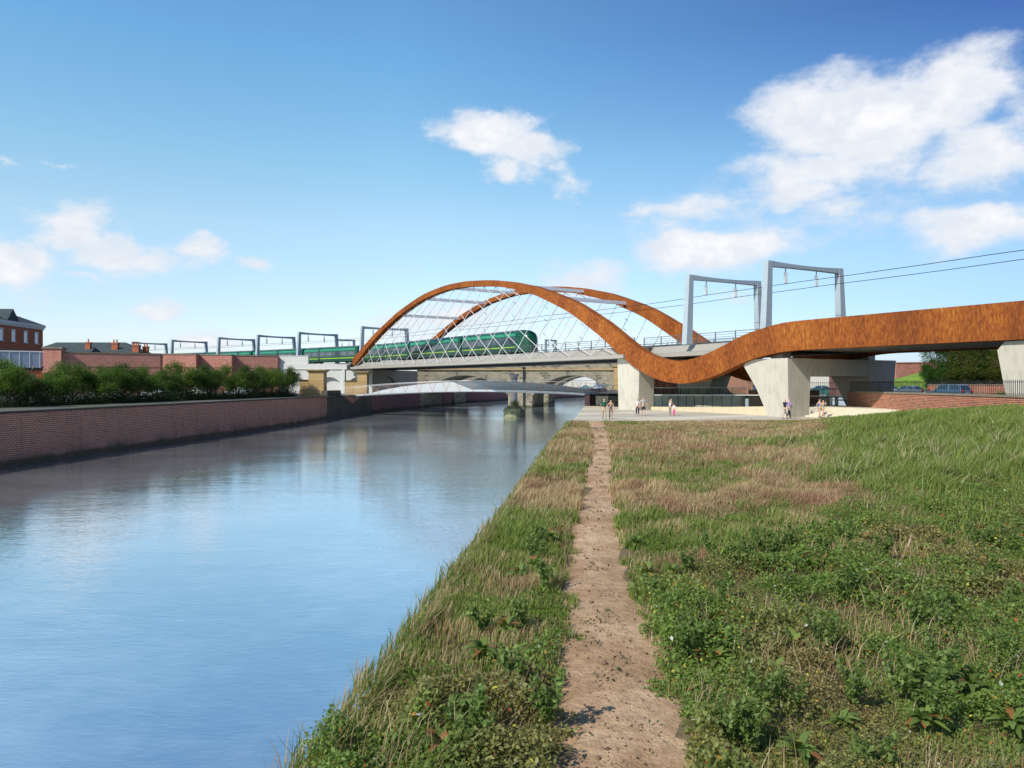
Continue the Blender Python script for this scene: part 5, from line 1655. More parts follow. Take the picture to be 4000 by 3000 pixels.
def tree_meshes(seed, H, R, trunk_h, leaves=9000, leaf=.075, base=(.045, .095, .014), hue=(.03, .05, .0), droop=0., twigs=60, tr=.09):
    rg = np.random.default_rng(seed); rd = random.Random(seed)
    mb = MB(); tips = []
    def limb(p, d, L, r, lvl):
        n = 3; q = p
        for i in range(n):
            d = (d + Vector((rd.gauss(0, .16), rd.gauss(0, .16), rd.gauss(0.04, .10)))).normalized()
            e = q + d * L / n
            mb.bar(q, e, r * (1 - i / n * .45), 5, r * (1 - (i + 1) / n * .45)); q = e
            if lvl >= 1: tips.append((q.copy(), L))
        if lvl < 3:
            for _ in range(rd.choice((2, 3, 3))):
                nd = (d + Vector((rd.uniform(-1, 1), rd.uniform(-1, 1), rd.uniform(-.25, .8))) * .75).normalized()
                limb(q, nd, L * rd.uniform(.62, .82), r * .55, lvl + 1)
    top = Vector((rd.uniform(-.1, .1), rd.uniform(-.1, .1), trunk_h))
    mb.bar((0, 0, 0), top, tr, 7, tr * .8)
    nb = 6
    for i in range(nb):
        a = 2 * pi * i / nb + rd.uniform(-.4, .4)
        limb(top + Vector((0, 0, rd.uniform(-trunk_h * .4, .3))), Vector((cos(a), sin(a), rd.uniform(.35, 1.1))).normalized(), min((H - trunk_h) * .34, R * .62), tr * .6, 0)
    limb(top, Vector((0, 0, 1)), (H - trunk_h) * .38, tr * .7, 0)
    T = np.array([t[0] for t in tips])
    # squeeze the tips into the crown's outline
    zc = (H + trunk_h * .75) / 2; hz = (H - trunk_h * .75) / 2
    Q = (T - np.array([0, 0, zc])) / np.array([R, R, hz])
    ln = np.linalg.norm(Q, axis=1); k = np.where(ln > 1, 1 / np.maximum(ln, 1e-6), 1); Q *= k[:, None]
    T = Q * np.array([R, R, hz]) + np.array([0, 0, zc])
    extra = rg.normal(size=(twigs, 3)); extra /= np.linalg.norm(extra, axis=1)[:, None]
    extra = extra * rg.uniform(.55, 1.0, (twigs, 1)) * np.array([R, R, hz]) + np.array([0, 0, zc])
    T = np.vstack([T, extra])
    idx = rg.integers(0, len(T), leaves)
    cr = R * rg.uniform(.08, .2, len(T))
    P = T[idx] + rg.normal(size=(leaves, 3)) * cr[idx][:, None] * np.array([1, 1, .75])
    P[:, 2] -= droop * np.hypot(P[:, 0], P[:, 1])
    V, Fa = leaf_quads(P, leaf, rg)
    clump = rg.uniform(0, 1, len(T))[idx]; lf = rg.uniform(0, 1, leaves)
    c = np.array(base)[None] * (.65 + .8 * clump[:, None]) + np.array(hue)[None] * lf[:, None]
    me = fast_mesh('crown', V, Fa, ['foliage'], np.repeat(c, 4, 0))
    return mb, me
PROTO = {}
def tree(kind, x, y, z, sc, rot, label, group, name='tree', szz=1.0):
    if kind not in PROTO:
        args = dict(
            bank1=(11, 4.2, 2.2, .7), bank2=(12, 4.0, 2.0, .6), bank3=(13, 4.3, 2.1, .8),
            tall1=(21, 9.5, 1.9, 1.8), tall2=(22, 9.0, 2.0, 1.5), far=(23, 6, 2.5, 1.5))[kind]
        kw = dict(bank1=dict(leaves=17000, leaf=.06, base=(.05, .105, .018), hue=(.055, .07, .0)), bank2=dict(leaves=16000, leaf=.06, base=(.038, .08, .016), hue=(.04, .05, .0)),
                  bank3=dict(leaves=17000, leaf=.06, base=(.062, .125, .02), hue=(.06, .07, .0)),
                  tall1=dict(leaves=22000, leaf=.085, base=(.022, .07, .010), hue=(.03, .06, 0), twigs=260, tr=.16), tall2=dict(leaves=24000, leaf=.085, base=(.05, .075, .010), hue=(.06, .05, 0), twigs=300, tr=.16), far=dict(leaves=3000, leaf=.12))[kind]
        mb, me = tree_meshes(*args, **kw)
        r = bpy.data.objects.new(name, None); COL.objects.link(r)
        mb.build('trunk', 'bark', r, origin=(0, 0, 0))
        c = bpy.data.objects.new('crown', me); COL.objects.link(c); c.parent = r
        PROTO[kind] = r; o = r
    else:
        o = copy_tree(PROTO[kind])
    o.name = name
    o.location = (x, y, z); o.rotation_euler = (0, 0, rot); o.scale = (sc, sc, sc * szz)
    tag(o, label, 'tree', group)
    return o
def tline(t): return lerp(-43, -35.5, t), lerp(64, 119, t)
bank = [  # photo column of the crown, crown top row, kind
    (-40, 1432, 'bank1'), (25, 1398, 'bank3'), (105, 1440, 'bank2'), (160, 1462, 'bank1'), (232, 1432, 'bank3'), (285, 1405, 'bank1'), (345, 1448, 'bank2'), (395, 1440, 'bank3'), (440, 1418, 'bank1'), (478, 1402, 'bank2'),
    (545, 1408, 'bank3'), (600, 1440, 'bank1'), (650, 1445, 'bank2'), (705, 1410, 'bank3'), (760, 1448, 'bank1'), (812, 1425, 'bank2'), (872, 1415, 'bank3'), (930, 1440, 'bank1'), (968, 1430, 'bank2'), (1030, 1422, 'bank3'), (1062, 1418, 'bank1'), (1125, 1432, 'bank2')]
words = ['leftmost bushy tree, cut by the photograph edge', 'bright leafy tree overlapping the blue glazed storey', 'low dark tree under the black strip of the glazed link', 'small tree hiding the foot of the brick office',
         'tree just right of the brick end pier, bright at its top', 'tall dense tree in front of the left end of the red viaduct wall', 'low tree in the gap below the wall string course', 'short spreading tree with forked trunk showing, left of the tall pair',
         'left half of the tall pair of trees before the red wall', 'tallest dark tree of the pair before the red wall', 'broad tree with open lower branches, right of the tall pair', 'low round tree before the corner of the red wall', 'small tree between the corner and the next tall crown',
         'tree with a rounded crown reaching halfway up the red wall', 'low tree below the first step of the red wall', 'tree before the shadowed first step of the red wall', 'tree with a pointed top before the second step', 'low dense tree below the second step', 'small tree with ragged top beside the pointed one',
         'tree before the right end of the red viaduct wall', 'dense tree where red wall meets white viaduct', 'last tree of the row, before the white viaduct and sandstone pier']
rd = random.Random(2)
for (px, py, kd), lb in zip(bank, words):
    # intersection of the column with the tree line
    k = (px - 2000) / F
    t = (k * 64 + 43) / (7.5 - k * 55)
    dy = rd.uniform(-1.2, 2.5)
    x, y = tline(t); y += dy; x = k * y
    Hh = {'bank1': 4.2, 'bank2': 4.0, 'bank3': 4.3}[kd]
    ht = (1500 - py) * y / F - ZL
    ht *= rd.uniform(.82, 1.0); sw = max(.72, min(1.2, ht / Hh)) * .97
    tree(kd, x, y, ZL, sw, rd.uniform(0, 6.2), lb, 'trees along the left river wall', 'riverside_tree', ht / Hh / sw * 1.0)
rt_ = [(3660, 108, 'tall1', 1.0, 'tall green tree at the left edge of the clump under the long beam'), (3712, 105, 'tall1', 1.0, 'tree with visible trunk rising out of the grass mound'), (3760, 103, 'tall2', .95, 'yellowish green tree in the middle of the clump'),
       (3806, 106, 'tall1', 1.05, 'dark green tree with a straight pale trunk in the clump'), (3860, 107, 'tall2', .98, 'olive green tree before the dark brick house'), (3910, 103, 'tall2', .9, 'rightmost olive tree, behind the edge of the white pier')]
for px, Y, kd, sc, lb in rt_:
    tree(kd, (px - 2000) / F * Y, Y, -1.7, sc, rd.uniform(0, 6), lb, 'trees under the long beam', 'tall_tree', .92)
tree('far', -9.6, 262, ZL, 1.0, 0, 'small far tree glimpsed through both left stone arches', None, 'far_tree')
tree('far', -120, 240, ZL, 1.6, 1, 'far tree behind the slate roofs', None, 'far_tree')
# dark undergrowth along the wall
rg = np.random.default_rng(5)
n = 62000; t = rg.uniform(-.12, 1.05, n); X = -43 + 7.5 * t + rg.normal(0, .7, n) + .4; Y = 64 + 55 * t
Z = ZL + np.abs(rg.normal(0, .62, n)) * (.6 + .8 * np.sin(t * 60) ** 2)
V, Fa = leaf_quads(np.stack([X, Y, Z], 1), .065, rg)
c = np.array([[.022, .05, .012]]) * (.6 + rg.uniform(0, 1, (n, 1)))
me = fast_mesh('undergrowth', V, Fa, ['foliage'], np.repeat(c, 4, 0))
o = bpy.data.objects.new('undergrowth', me); COL.objects.link(o); tag(o, 'dark undergrowth beneath the riverside trees', 'undergrowth', kind='stuff')
# shrub by the right pier, weeds on the column base
for (cx, cy, cz, r_, nn_, lb, nm, ct) in ((51.2, 80.5, -1.6, .55, 1200, 'small bright green shrub at the end of the low brick wall', 'shrub', 'shrub'),
                                          (.5, 125.2, -3.5, .55, 900, 'tufts of weed growing over the foot of the river column', 'weed_tuft', 'weeds')):
    P = rg.normal(size=(nn_, 3)) * np.array([r_, r_, r_ * .7]) * .6 + np.array([0, 0, r_ * .5])
    V, Fa = leaf_quads(P, .07, rg)
    c = np.array([[.10, .22, .03]] if nm == 'shrub' else [[.16, .19, .06]]) * (.6 + rg.uniform(0, 1, (nn_, 1)))
    me = fast_mesh(nm, V, Fa, ['foliage'], np.repeat(c, 4, 0))
    o = bpy.data.objects.new(nm, me); COL.objects.link(o); o.location = (cx, cy, cz); tag(o, lb, ct)

# ------------------------------------------------------------------ meadow vegetation
def fnoise(x, y, sc, seed):
    """smooth value noise, 0..1"""
    r = np.random.default_rng(seed); G = r.random((64, 64))
    u, v = x / sc + 1000, y / sc + 1000
    i, j = np.floor(u).astype(int), np.floor(v).astype(int); f, g = u - i, v - j
    f = f * f * (3 - 2 * f); g = g * g * (3 - 2 * g)
    a, b, c, d = G[i % 64, j % 64], G[(i + 1) % 64, j % 64], G[i % 64, (j + 1) % 64], G[(i + 1) % 64, (j + 1) % 64]
    return (a * (1 - f) + b * f) * (1 - g) + (c * (1 - f) + d * f) * g
def ssn(t): t = np.clip(t, 0, 1); return t * t * (3 - 2 * t)
def gzn(x, y):
    return ZP - .04 + 1.75 * ssn((x - 13) / 18) * ssn((66 - y) / 22) + .05 * np.sin(x * .9) * np.cos(y * .7) * np.clip((60 - y) / 8, 0, 1) * np.clip((x + 2.2) / 2, 0, 1)
def edgen(y): return -2.38 + .1168 * y + .22 * ssn((42 - y) / 25)
pcn = lambda y: np.interp(y, [p[0] for p in PC[::-1]], [p[1] for p in PC[::-1]])
phn = lambda y: 1.03 * np.interp(y, [-8, 6, 8.2, 11, 22, 30, 62], [.5, .50, .46, .48, .44, .42, .55])
wxn = lambda y: np.interp(y, [p[1] for p in WALL[::-1]], [p[0] for p in WALL[::-1]])
def bramble(x, y):
    """how much the low leafy cover takes over (1) from grass (0)"""
    n = fnoise(x, y, 1.7, 1) * .6 + fnoise(x, y, .6, 2) * .4
    right = (x > pcn(y))
    # border on the right runs away from the camera to the right
    b = np.interp(x, [0, 1.6, 4.8, 9.3, 15.8, 30], [10.2, 10.6, 14.3, 20, 23.5, 24])
    r = (b - y) / 2.2 + (n - .5) * 1.7
    bl = np.interp(x, [-3, -1.2, 1], [7.0, 7.8, 9.2]); l = (bl - y) / 1.4 + (n - .5) * 1.6
    return np.clip(np.where(right, r, l) + .5, 0, 1)
def scatter(n, y0, y1, rg, pw=1.0):
    """points over the visible meadow, denser near the camera"""
    u = rg.random(n) ** pw; y = y0 * (y1 / y0) ** u
    lo = edgen(y) - .12; hi = np.minimum(wxn(y), y * .72 + 3.5)
    x = lo + rg.random(n) * (hi - lo)
    return x, y
def blades(x, y, h, w, col, rg, bend=.35, dz=0.):
    n = len(x); z = gzn(x, y) + dz
    a = rg.uniform(0, 2 * pi, n); la = rg.normal(.5, .9, n)
    dx, dy = np.cos(a) * w, np.sin(a) * w
    bx, by = np.cos(la) * bend * h * rg.uniform(.3, 1.3, n), np.sin(la) * bend * h * rg.uniform(.3, 1.3, n)
    P = np.stack([x, y, z - .03], 1)
    D = np.stack([dx, dy, np.zeros(n)], 1)
    Mi = np.stack([x + bx * .35, y + by * .35, z + h * .58], 1); T = np.stack([x + bx, y + by, z + h * .95], 1)
    V = np.stack([P - D, P + D, Mi + D * .7, Mi - D * .7, T + D * .12, T - D * .12], 1).reshape(-1, 3)
    b = np.arange(n)[:, None] * 6
    Fa = np.concatenate([b + np.array([[0, 1, 2, 3]]), b + np.array([[3, 2, 4, 5]])], 0)
    return V, Fa, np.repeat(col, 6, 0)
def off_path(x, y, k=1.0, rg=rg):
    d = np.abs(x - pcn(y)) / phn(y)
    j = .66 + .5 * fnoise(x, y, .45, 9) + .5 * (fnoise(x, y, .14, 10) - .5) + .45 * rg.random(len(x)) ** 2
    return d > j * k
straw = np.array([[.44, .32, .18], [.52, .40, .24], [.37, .23, .13], [.46, .30, .18], [.58, .48, .31]])
redst = np.array([[.35, .20, .13], [.42, .26, .17], [.30, .16, .10]])
green = np.array([[.16, .22, .05], [.20, .26, .06], [.13, .18, .045], [.25, .29, .09], [.18, .24, .045]])
rg = np.random.default_rng(77)
Vs, Fs, Cs = [], [], []; tot = 0
def push(V, Fa, C):
    global tot
    Vs.append(V); Fs.append(Fa + tot); Cs.append(C); tot += len(V)
def flush(name, label, cat, mat_):
    global tot, Vs, Fs, Cs
    me = fast_mesh(name, np.vstack(Vs), np.vstack(Fs), [mat_], np.vstack(Cs))
    o = bpy.data.objects.new(name, me); COL.objects.link(o); tag(o, label, cat, kind='stuff')
    Vs, Fs, Cs = [], [], []; tot = 0
    return o
# zones: dryness field
def dry(x, y):
    n = fnoise(x, y, 4.0, 20) * .35 + fnoise(x, y, 1.3, 21) * .35 + fnoise(x, y, .55, 23) * .3
    far = ssn((y - 24) / 10)
    g = ssn((x + (fnoise(x, y, 3.5, 22) - .5) * 7 - np.interp(y, [10, 20, 36, 60], [4.8, 6.8, 11.5, 20.5])) / (4.5 + y * .10))      # the lush green part on the right
    near = np.where(x < pcn(y), .50, .50) * (1 - .55 * ssn((np.abs(y - 15.5)) / -3 + 1))
    v = near * (1 - far) + .72 * far
    v = v + (n - .5) * 2.3 * (1 - far * .2)
    v = v * (1 - .8 * g) + g * (n - .42) * .8
    return np.clip(v, 0, 1)
# tall dry grass and green grass
for (N, y0, y1, hk) in ((290000, 4.2, 22, 1.), (240000, 18, 63, 1.)):
    x, y = scatter(N, y0, y1, rg)
    br = bramble(x, y); keep = off_path(x, y) & (rg.random(N) > br * .93)
    x, y = x[keep], y[keep]; n = len(x)
    dv = dry(x, y); isd = rg.random(n) < dv
    lush = ssn((x - np.interp(y, [10, 20, 36, 60], [5.5, 8.0, 13.2, 23.5])) / 2)
    tuft = fnoise(x, y, .55, 31)
    h = np.where(isd, .11 + .20 * tuft * (.4 + dv), .08 + .16 * tuft + lush * .32 * tuft) * (.7 + .6 * rg.random(n))
    h *= np.clip(.55 + (y - 6) / 26, .55, 1.25)
    h *= (1 - .68 * ssn((y - 38) / 18)) * np.clip((wxn(y) - x) / 7, .35, 1)            # lower at the square's edge
    w = .0026 + y * .00040
    w = np.where(isd, w * .8, w * 1.25)
    red = fnoise(x, y, .9, 33) * .6 + fnoise(x, y, 3.1, 34) * .4
    ci = rg.integers(0, 5, n); cr_ = rg.integers(0, 3, n)
    c = np.where(isd[:, None], np.where((red + rg.normal(0, .12, n) > .60)[:, None], redst[cr_], straw[ci]), green[rg.integers(0, 5, n)])
    c = c * (.72 + .5 * rg.random((n, 1))) * (.8 + .4 * tuft[:, None])
    V, Fa, C = blades(x, y, h, w, c, rg, .42)
    push(V, Fa, C)
flush('meadow_grass', 'tall dry reddish grass and green tufts covering the meadow', 'grass', 'blades')
# long arching green tussocks with pale seed heads on the right
nt = 900
tx, ty = scatter(nt, 14, 60, rg, .9)
lu = (tx + (fnoise(tx, ty, 3.5, 22) - .5) * 7 - np.interp(ty, [10, 20, 36, 60], [5.5, 7.6, 12.8, 22])) / 3
k = (lu > rg.random(nt)) & (bramble(tx, ty) < .4); tx, ty = tx[k], ty[k]
m_ = 75; n = len(tx) * m_
x = np.repeat(tx, m_) + rg.normal(0, .13, n); y = np.repeat(ty, m_) + rg.normal(0, .13, n)
hh = np.repeat(rg.uniform(.38, .75, len(tx)), m_) * rg.uniform(.55, 1.1, n)
c = green[rg.integers(0, 5, n)] * np.repeat(rg.uniform(.65, 1.2, len(tx)), m_)[:, None]
pale = rg.random(n) < .17; c[pale] = np.array([.48, .42, .24]); hh[pale] *= 1.25; hh *= (1 - .78 * ssn((y - 32) / 18)) * np.clip((wxn(y) - x) / 7, .3, 1)
V, Fa, C = blades(x, y, hh, .004 + y * .00040, c, rg, .75); push(V, Fa, C)
flush('tussock_grass', 'lush arching green tussocks with pale seed heads', 'grass', 'blades')
# reedy fringe along the river edge
n = 9000; y = 5 * (62 / 5) ** rg.random(n); x = edgen(y) - rg.random(n) ** 2 * .35 - .02
c = green[rg.integers(0, 5, n)] * .8; s_ = rg.random(n) < .35; c[s_] = straw[rg.integers(0, 5, s_.sum())] * .8
V, Fa, C = blades(x, y, rg.uniform(.10, .34, n) * (.6 + .9 * fnoise(x, y, .4, 40)), .003 + y * .0005, c, rg, .6, dz=-.1); push(V, Fa, C)
# and down the steep bank
n = 30000; y = 5 * (62 / 5) ** rg.random(n); u = rg.random(n); x = edgen(y) - .12 - u * 1.3
P = np.stack([x, y, np.interp(u, [0, .33, 1], [-3.2, -3.95, -5.5])], 1)
V4, F4 = leaf_quads(P, .05, rg); c = green[rg.integers(0, 5, n)] * .6
flush('bank_fringe', 'ragged fringe of long grass along the river edge', 'grass', 'blades')
me = fast_mesh('bank_weeds', V4, F4, ['foliage'], np.repeat(c, 4, 0)); o = bpy.data.objects.new('bank_weeds', me); COL.objects.link(o); tag(o, 'weeds clinging to the steep river bank', 'weeds', kind='stuff')
# short broad green herbs in the grass
N = 130000; x, y = scatter(N, 4.6, 32, rg)
gf = fnoise(x, y, 1.3, 50) * .6 + fnoise(x, y, .45, 51) * .4
k = (gf > .43) & off_path(x, y, 1.05) & (rg.random(N) > bramble(x, y)) ; x, y, gf = x[k], y[k], gf[k]; n = len(x)
P = np.stack([x, y, gzn(x, y) + rg.uniform(.0, .11, n)], 1)
V, Fa = leaf_quads(P, .020 + y * .0011, rg, .9)
c = np.array([[.10, .20, .022]]) * (.55 + .9 * rg.random((n, 1))) + np.array([[.05, .02, .005]]) * rg.random((n, 1))
push(V, Fa, np.repeat(c, 4, 0))
flush('low_herbs', 'patches of low fresh green herbs between the dry grass', 'herbs', 'foliage')
# bramble and scrub cover, mounded
N = 580000; x, y = scatter(N, 4.2, 25, rg)
br = bramble(x, y); k = (rg.random(N) < br) & off_path(x, y, 1.12)
x, y = x[k], y[k]; n = len(x)
hill = fnoise(x, y, .95, 60) * .35 + fnoise(x, y, .40, 61) * .65
gap = fnoise(x, y, 1.5, 62)
hgt = (.02 + .34 * ssn((hill - .28) / .45)) * np.clip((bramble(x, y) - .05) * 1.5, .2, 1)
lvl = rg.random(n) ** .45
P = np.stack([x, y, gzn(x, y) + hgt * lvl + .01], 1)
size = .82 * (.014 + .026 * fnoise(x, y, .9, 63) ** 1.5 + .008 * rg.random(n)) * (.85 + .25 * y / 12)
V, Fa = leaf_quads(P, size, rg, 1.1)
warm = np.clip((gap - .58) * 3.2, 0, 1)[:, None]; r1 = rg.random((n, 1)); r2 = rg.random((n, 1))
cg = np.array([[.165, .245, .055]]) * (.6 + .8 * r1) + np.array([[.03, .035, .004]]) * fnoise(x, y, .6, 64)[:, None]
cw = np.array([[.32, .23, .11]]) * (.5 + 1.0 * r1)
c = cg * (1 - warm * .75) + cw * warm * .75
hot = (rg.random(n) < .012); c[hot] = np.array([.55, .30, .05]); hot = (rg.random(n) < .006); c[hot] = np.array([.50, .12, .05])
hot = (rg.random(n) < .006); c[hot] = np.array([.70, .62, .10]); hot = (rg.random(n) < .003); c[hot] = np.array([.7, .7, .66])
push(V, Fa, np.repeat(c, 4, 0))
flush('bramble_cover', 'dense low bramble and scrub leaves with yellowing patches', 'scrub', 'foliage')
# pale dead stems poking through the scrub
N = 12000; x, y = scatter(N, 4.8, 20, rg); k = (bramble(x, y) > .5) & (fnoise(x, y, .9, 70) > .58) & off_path(x, y, 1.1); x, y = x[k], y[k]; n = len(x)
c = straw[rg.integers(0, 5, n)] * (.7 + .5 * rg.random((n, 1)))
V, Fa, C = blades(x, y, rg.uniform(.15, .42, n), .0025 + y * .0003, c, rg, .7); push(V, Fa, C)
flush('dead_stems', 'pale dead stems standing through the scrub', 'grass', 'blades')
# stones and clods on the path, a few sprouts
N = 1100; y = 4.8 * (40 / 4.8) ** rg.random(N); x = pcn(y) + rg.normal(0, .42, N) * phn(y)
s_ = rg.uniform(.005, .014, N) * (1 + (rg.random(N) < .05) * 1.6)
base = np.array([[1, 0, 0], [-1, 0, 0], [0, 1, 0], [0, -1, 0], [0, 0, .7], [0, 0, -.7]], float)
V = (base[None] * s_[:, None, None] * rg.uniform(.6, 1.4, (N, 6, 1))) + np.stack([x, y, gzn(x, y) + .035], 1)[:, None]
f8 = np.array([[0, 2, 4], [2, 1, 4], [1, 3, 4], [3, 0, 4], [2, 0, 5], [1, 2, 5], [3, 1, 5], [0, 3, 5]])
Fa = (np.arange(N)[:, None, None] * 6 + f8[None]).reshape(-1, 3)
c = np.array([[.36, .24, .15]]) * rg.uniform(.35, 1.35, (N, 1))
me = fast_mesh('path_stones', V.reshape(-1, 3), Fa, ['blades'], np.repeat(c, 6, 0)); o = bpy.data.objects.new('path_stones', me); COL.objects.link(o)
tag(o, 'small stones and clods strewn over the footpath', 'stones', kind='stuff')
N = 2200; y = 4.8 * (50 / 4.8) ** rg.random(N); x = pcn(y) + rg.normal(0, .5, N) * phn(y); k = fnoise(x, y, .3, 80) > .68; x, y = x[k], y[k]; n = len(x)
V, Fa = leaf_quads(np.stack([x, y, gzn(x, y) + .05 + rg.random(n) * .02], 1), .014 + y * .0008, rg, 1.2); c = np.array([[.09, .11, .05]]) * (.5 + rg.random((n, 1)))
push(V, Fa, np.repeat(c, 4, 0)); flush('path_sprouts', 'small weeds sprouting on the footpath', 'weeds', 'foliage')
# broad-leaved docks, nettles and seedling bushes standing out of the scrub
def plant(kind, x, y, sd_):
    r = np.random.default_rng(sd_); z = float(gzn(np.array([x]), np.array([y]))[0])
    if kind == 'dock':
        m = 30; a = r.uniform(0, 2 * pi, m); L = r.uniform(.12, .30, m); el_ = r.uniform(.2, 1.2, m)
        d = np.stack([np.cos(a) * np.cos(el_), np.sin(a) * np.cos(el_), np.sin(el_)], 1); s_ = np.stack([-np.sin(a), np.cos(a), 0 * a], 1)
        B = np.zeros((m, 3)); w = .035
        M1 = d * L[:, None] * .5; T = d * L[:, None]; T[:, 2] -= L * .35
        V = np.stack([B - s_ * .006, B + s_ * .006, M1 + s_ * w, T + s_ * .006, T - s_ * .006, M1 - s_ * w], 1).reshape(-1, 3)
        b = np.arange(m)[:, None] * 6; Fa = np.concatenate([b + np.array([[0, 1, 2, 5]]), b + np.array([[5, 2, 3, 4]])])
        c = np.array([[.18, .26, .06]]) * r.uniform(.6, 1.5, (m, 1)); c[r.random(m) < .12] = (.35, .16, .05); C = np.repeat(c, 6, 0)
    else:
        m = 420; hgt = r.uniform(.22, .40); k = r.integers(0, 7, m); A = r.uniform(0, 2 * pi, 7); t = r.random(m)
        P = np.stack([np.cos(A[k]) * t * .16, np.sin(A[k]) * t * .16, t * hgt * (.8 + .4 * (k % 3) / 2)], 1) + r.normal(0, .02, (m, 3))
        V, Fa = leaf_quads(P, .030, r, .6); c = np.array([[.16, .23, .06]]) * r.uniform(.6, 1.4, (m, 1)); C = np.repeat(c, 4, 0)
    return V + np.array([x, y, z + .12]), Fa, C
for i in range(110):
    y = 5.2 + 9.5 * rg.random(); x = rg.uniform(-1.3 + .1 * y, y * .7)
    if not off_path(np.array([x]), np.array([y]), 1.3)[0]: continue
    push(*plant('dock' if rg.random() < .45 else 'nettle', x, y, i))
flush('broadleaf_weeds', 'scattered docks and nettles standing above the scrub and grass', 'weeds', 'foliage')

# ------------------------------------------------------------------ people
def skin_mesh(name, verts, edges, radii, mat_name, parent, sub=1, root_i=0):
    """one continuous surface grown over a skeleton of joints (skin + subdivision), baked to a mesh"""
    me = bpy.data.meshes.new(name)
    me.from_pydata([tuple(v) for v in verts], edges, [])
    o = bpy.data.objects.new(name, me); COL.objects.link(o)
    md = o.modifiers.new('skin', 'SKIN'); md.use_smooth_shade = True; md.branch_smoothing = .4
    for i, r in enumerate(radii):
        sv_ = me.skin_vertices[0].data[i]
        sv_.radius = (r, r) if not isinstance(r, tuple) else r
        sv_.use_root = (i == root_i)
    s = o.modifiers.new('sub', 'SUBSURF'); s.levels = sub; s.render_levels = sub
    dg = bpy.context.evaluated_depsgraph_get()
    new = bpy.data.meshes.new_from_object(o.evaluated_get(dg), depsgraph=dg)
    bpy.data.objects.remove(o)
    new.name = name
    new.materials.clear(); new.materials.append(M[mat_name]); new.shade_smooth()
    o = bpy.data.objects.new(name, new); COL.objects.link(o); o.parent = parent
    return o

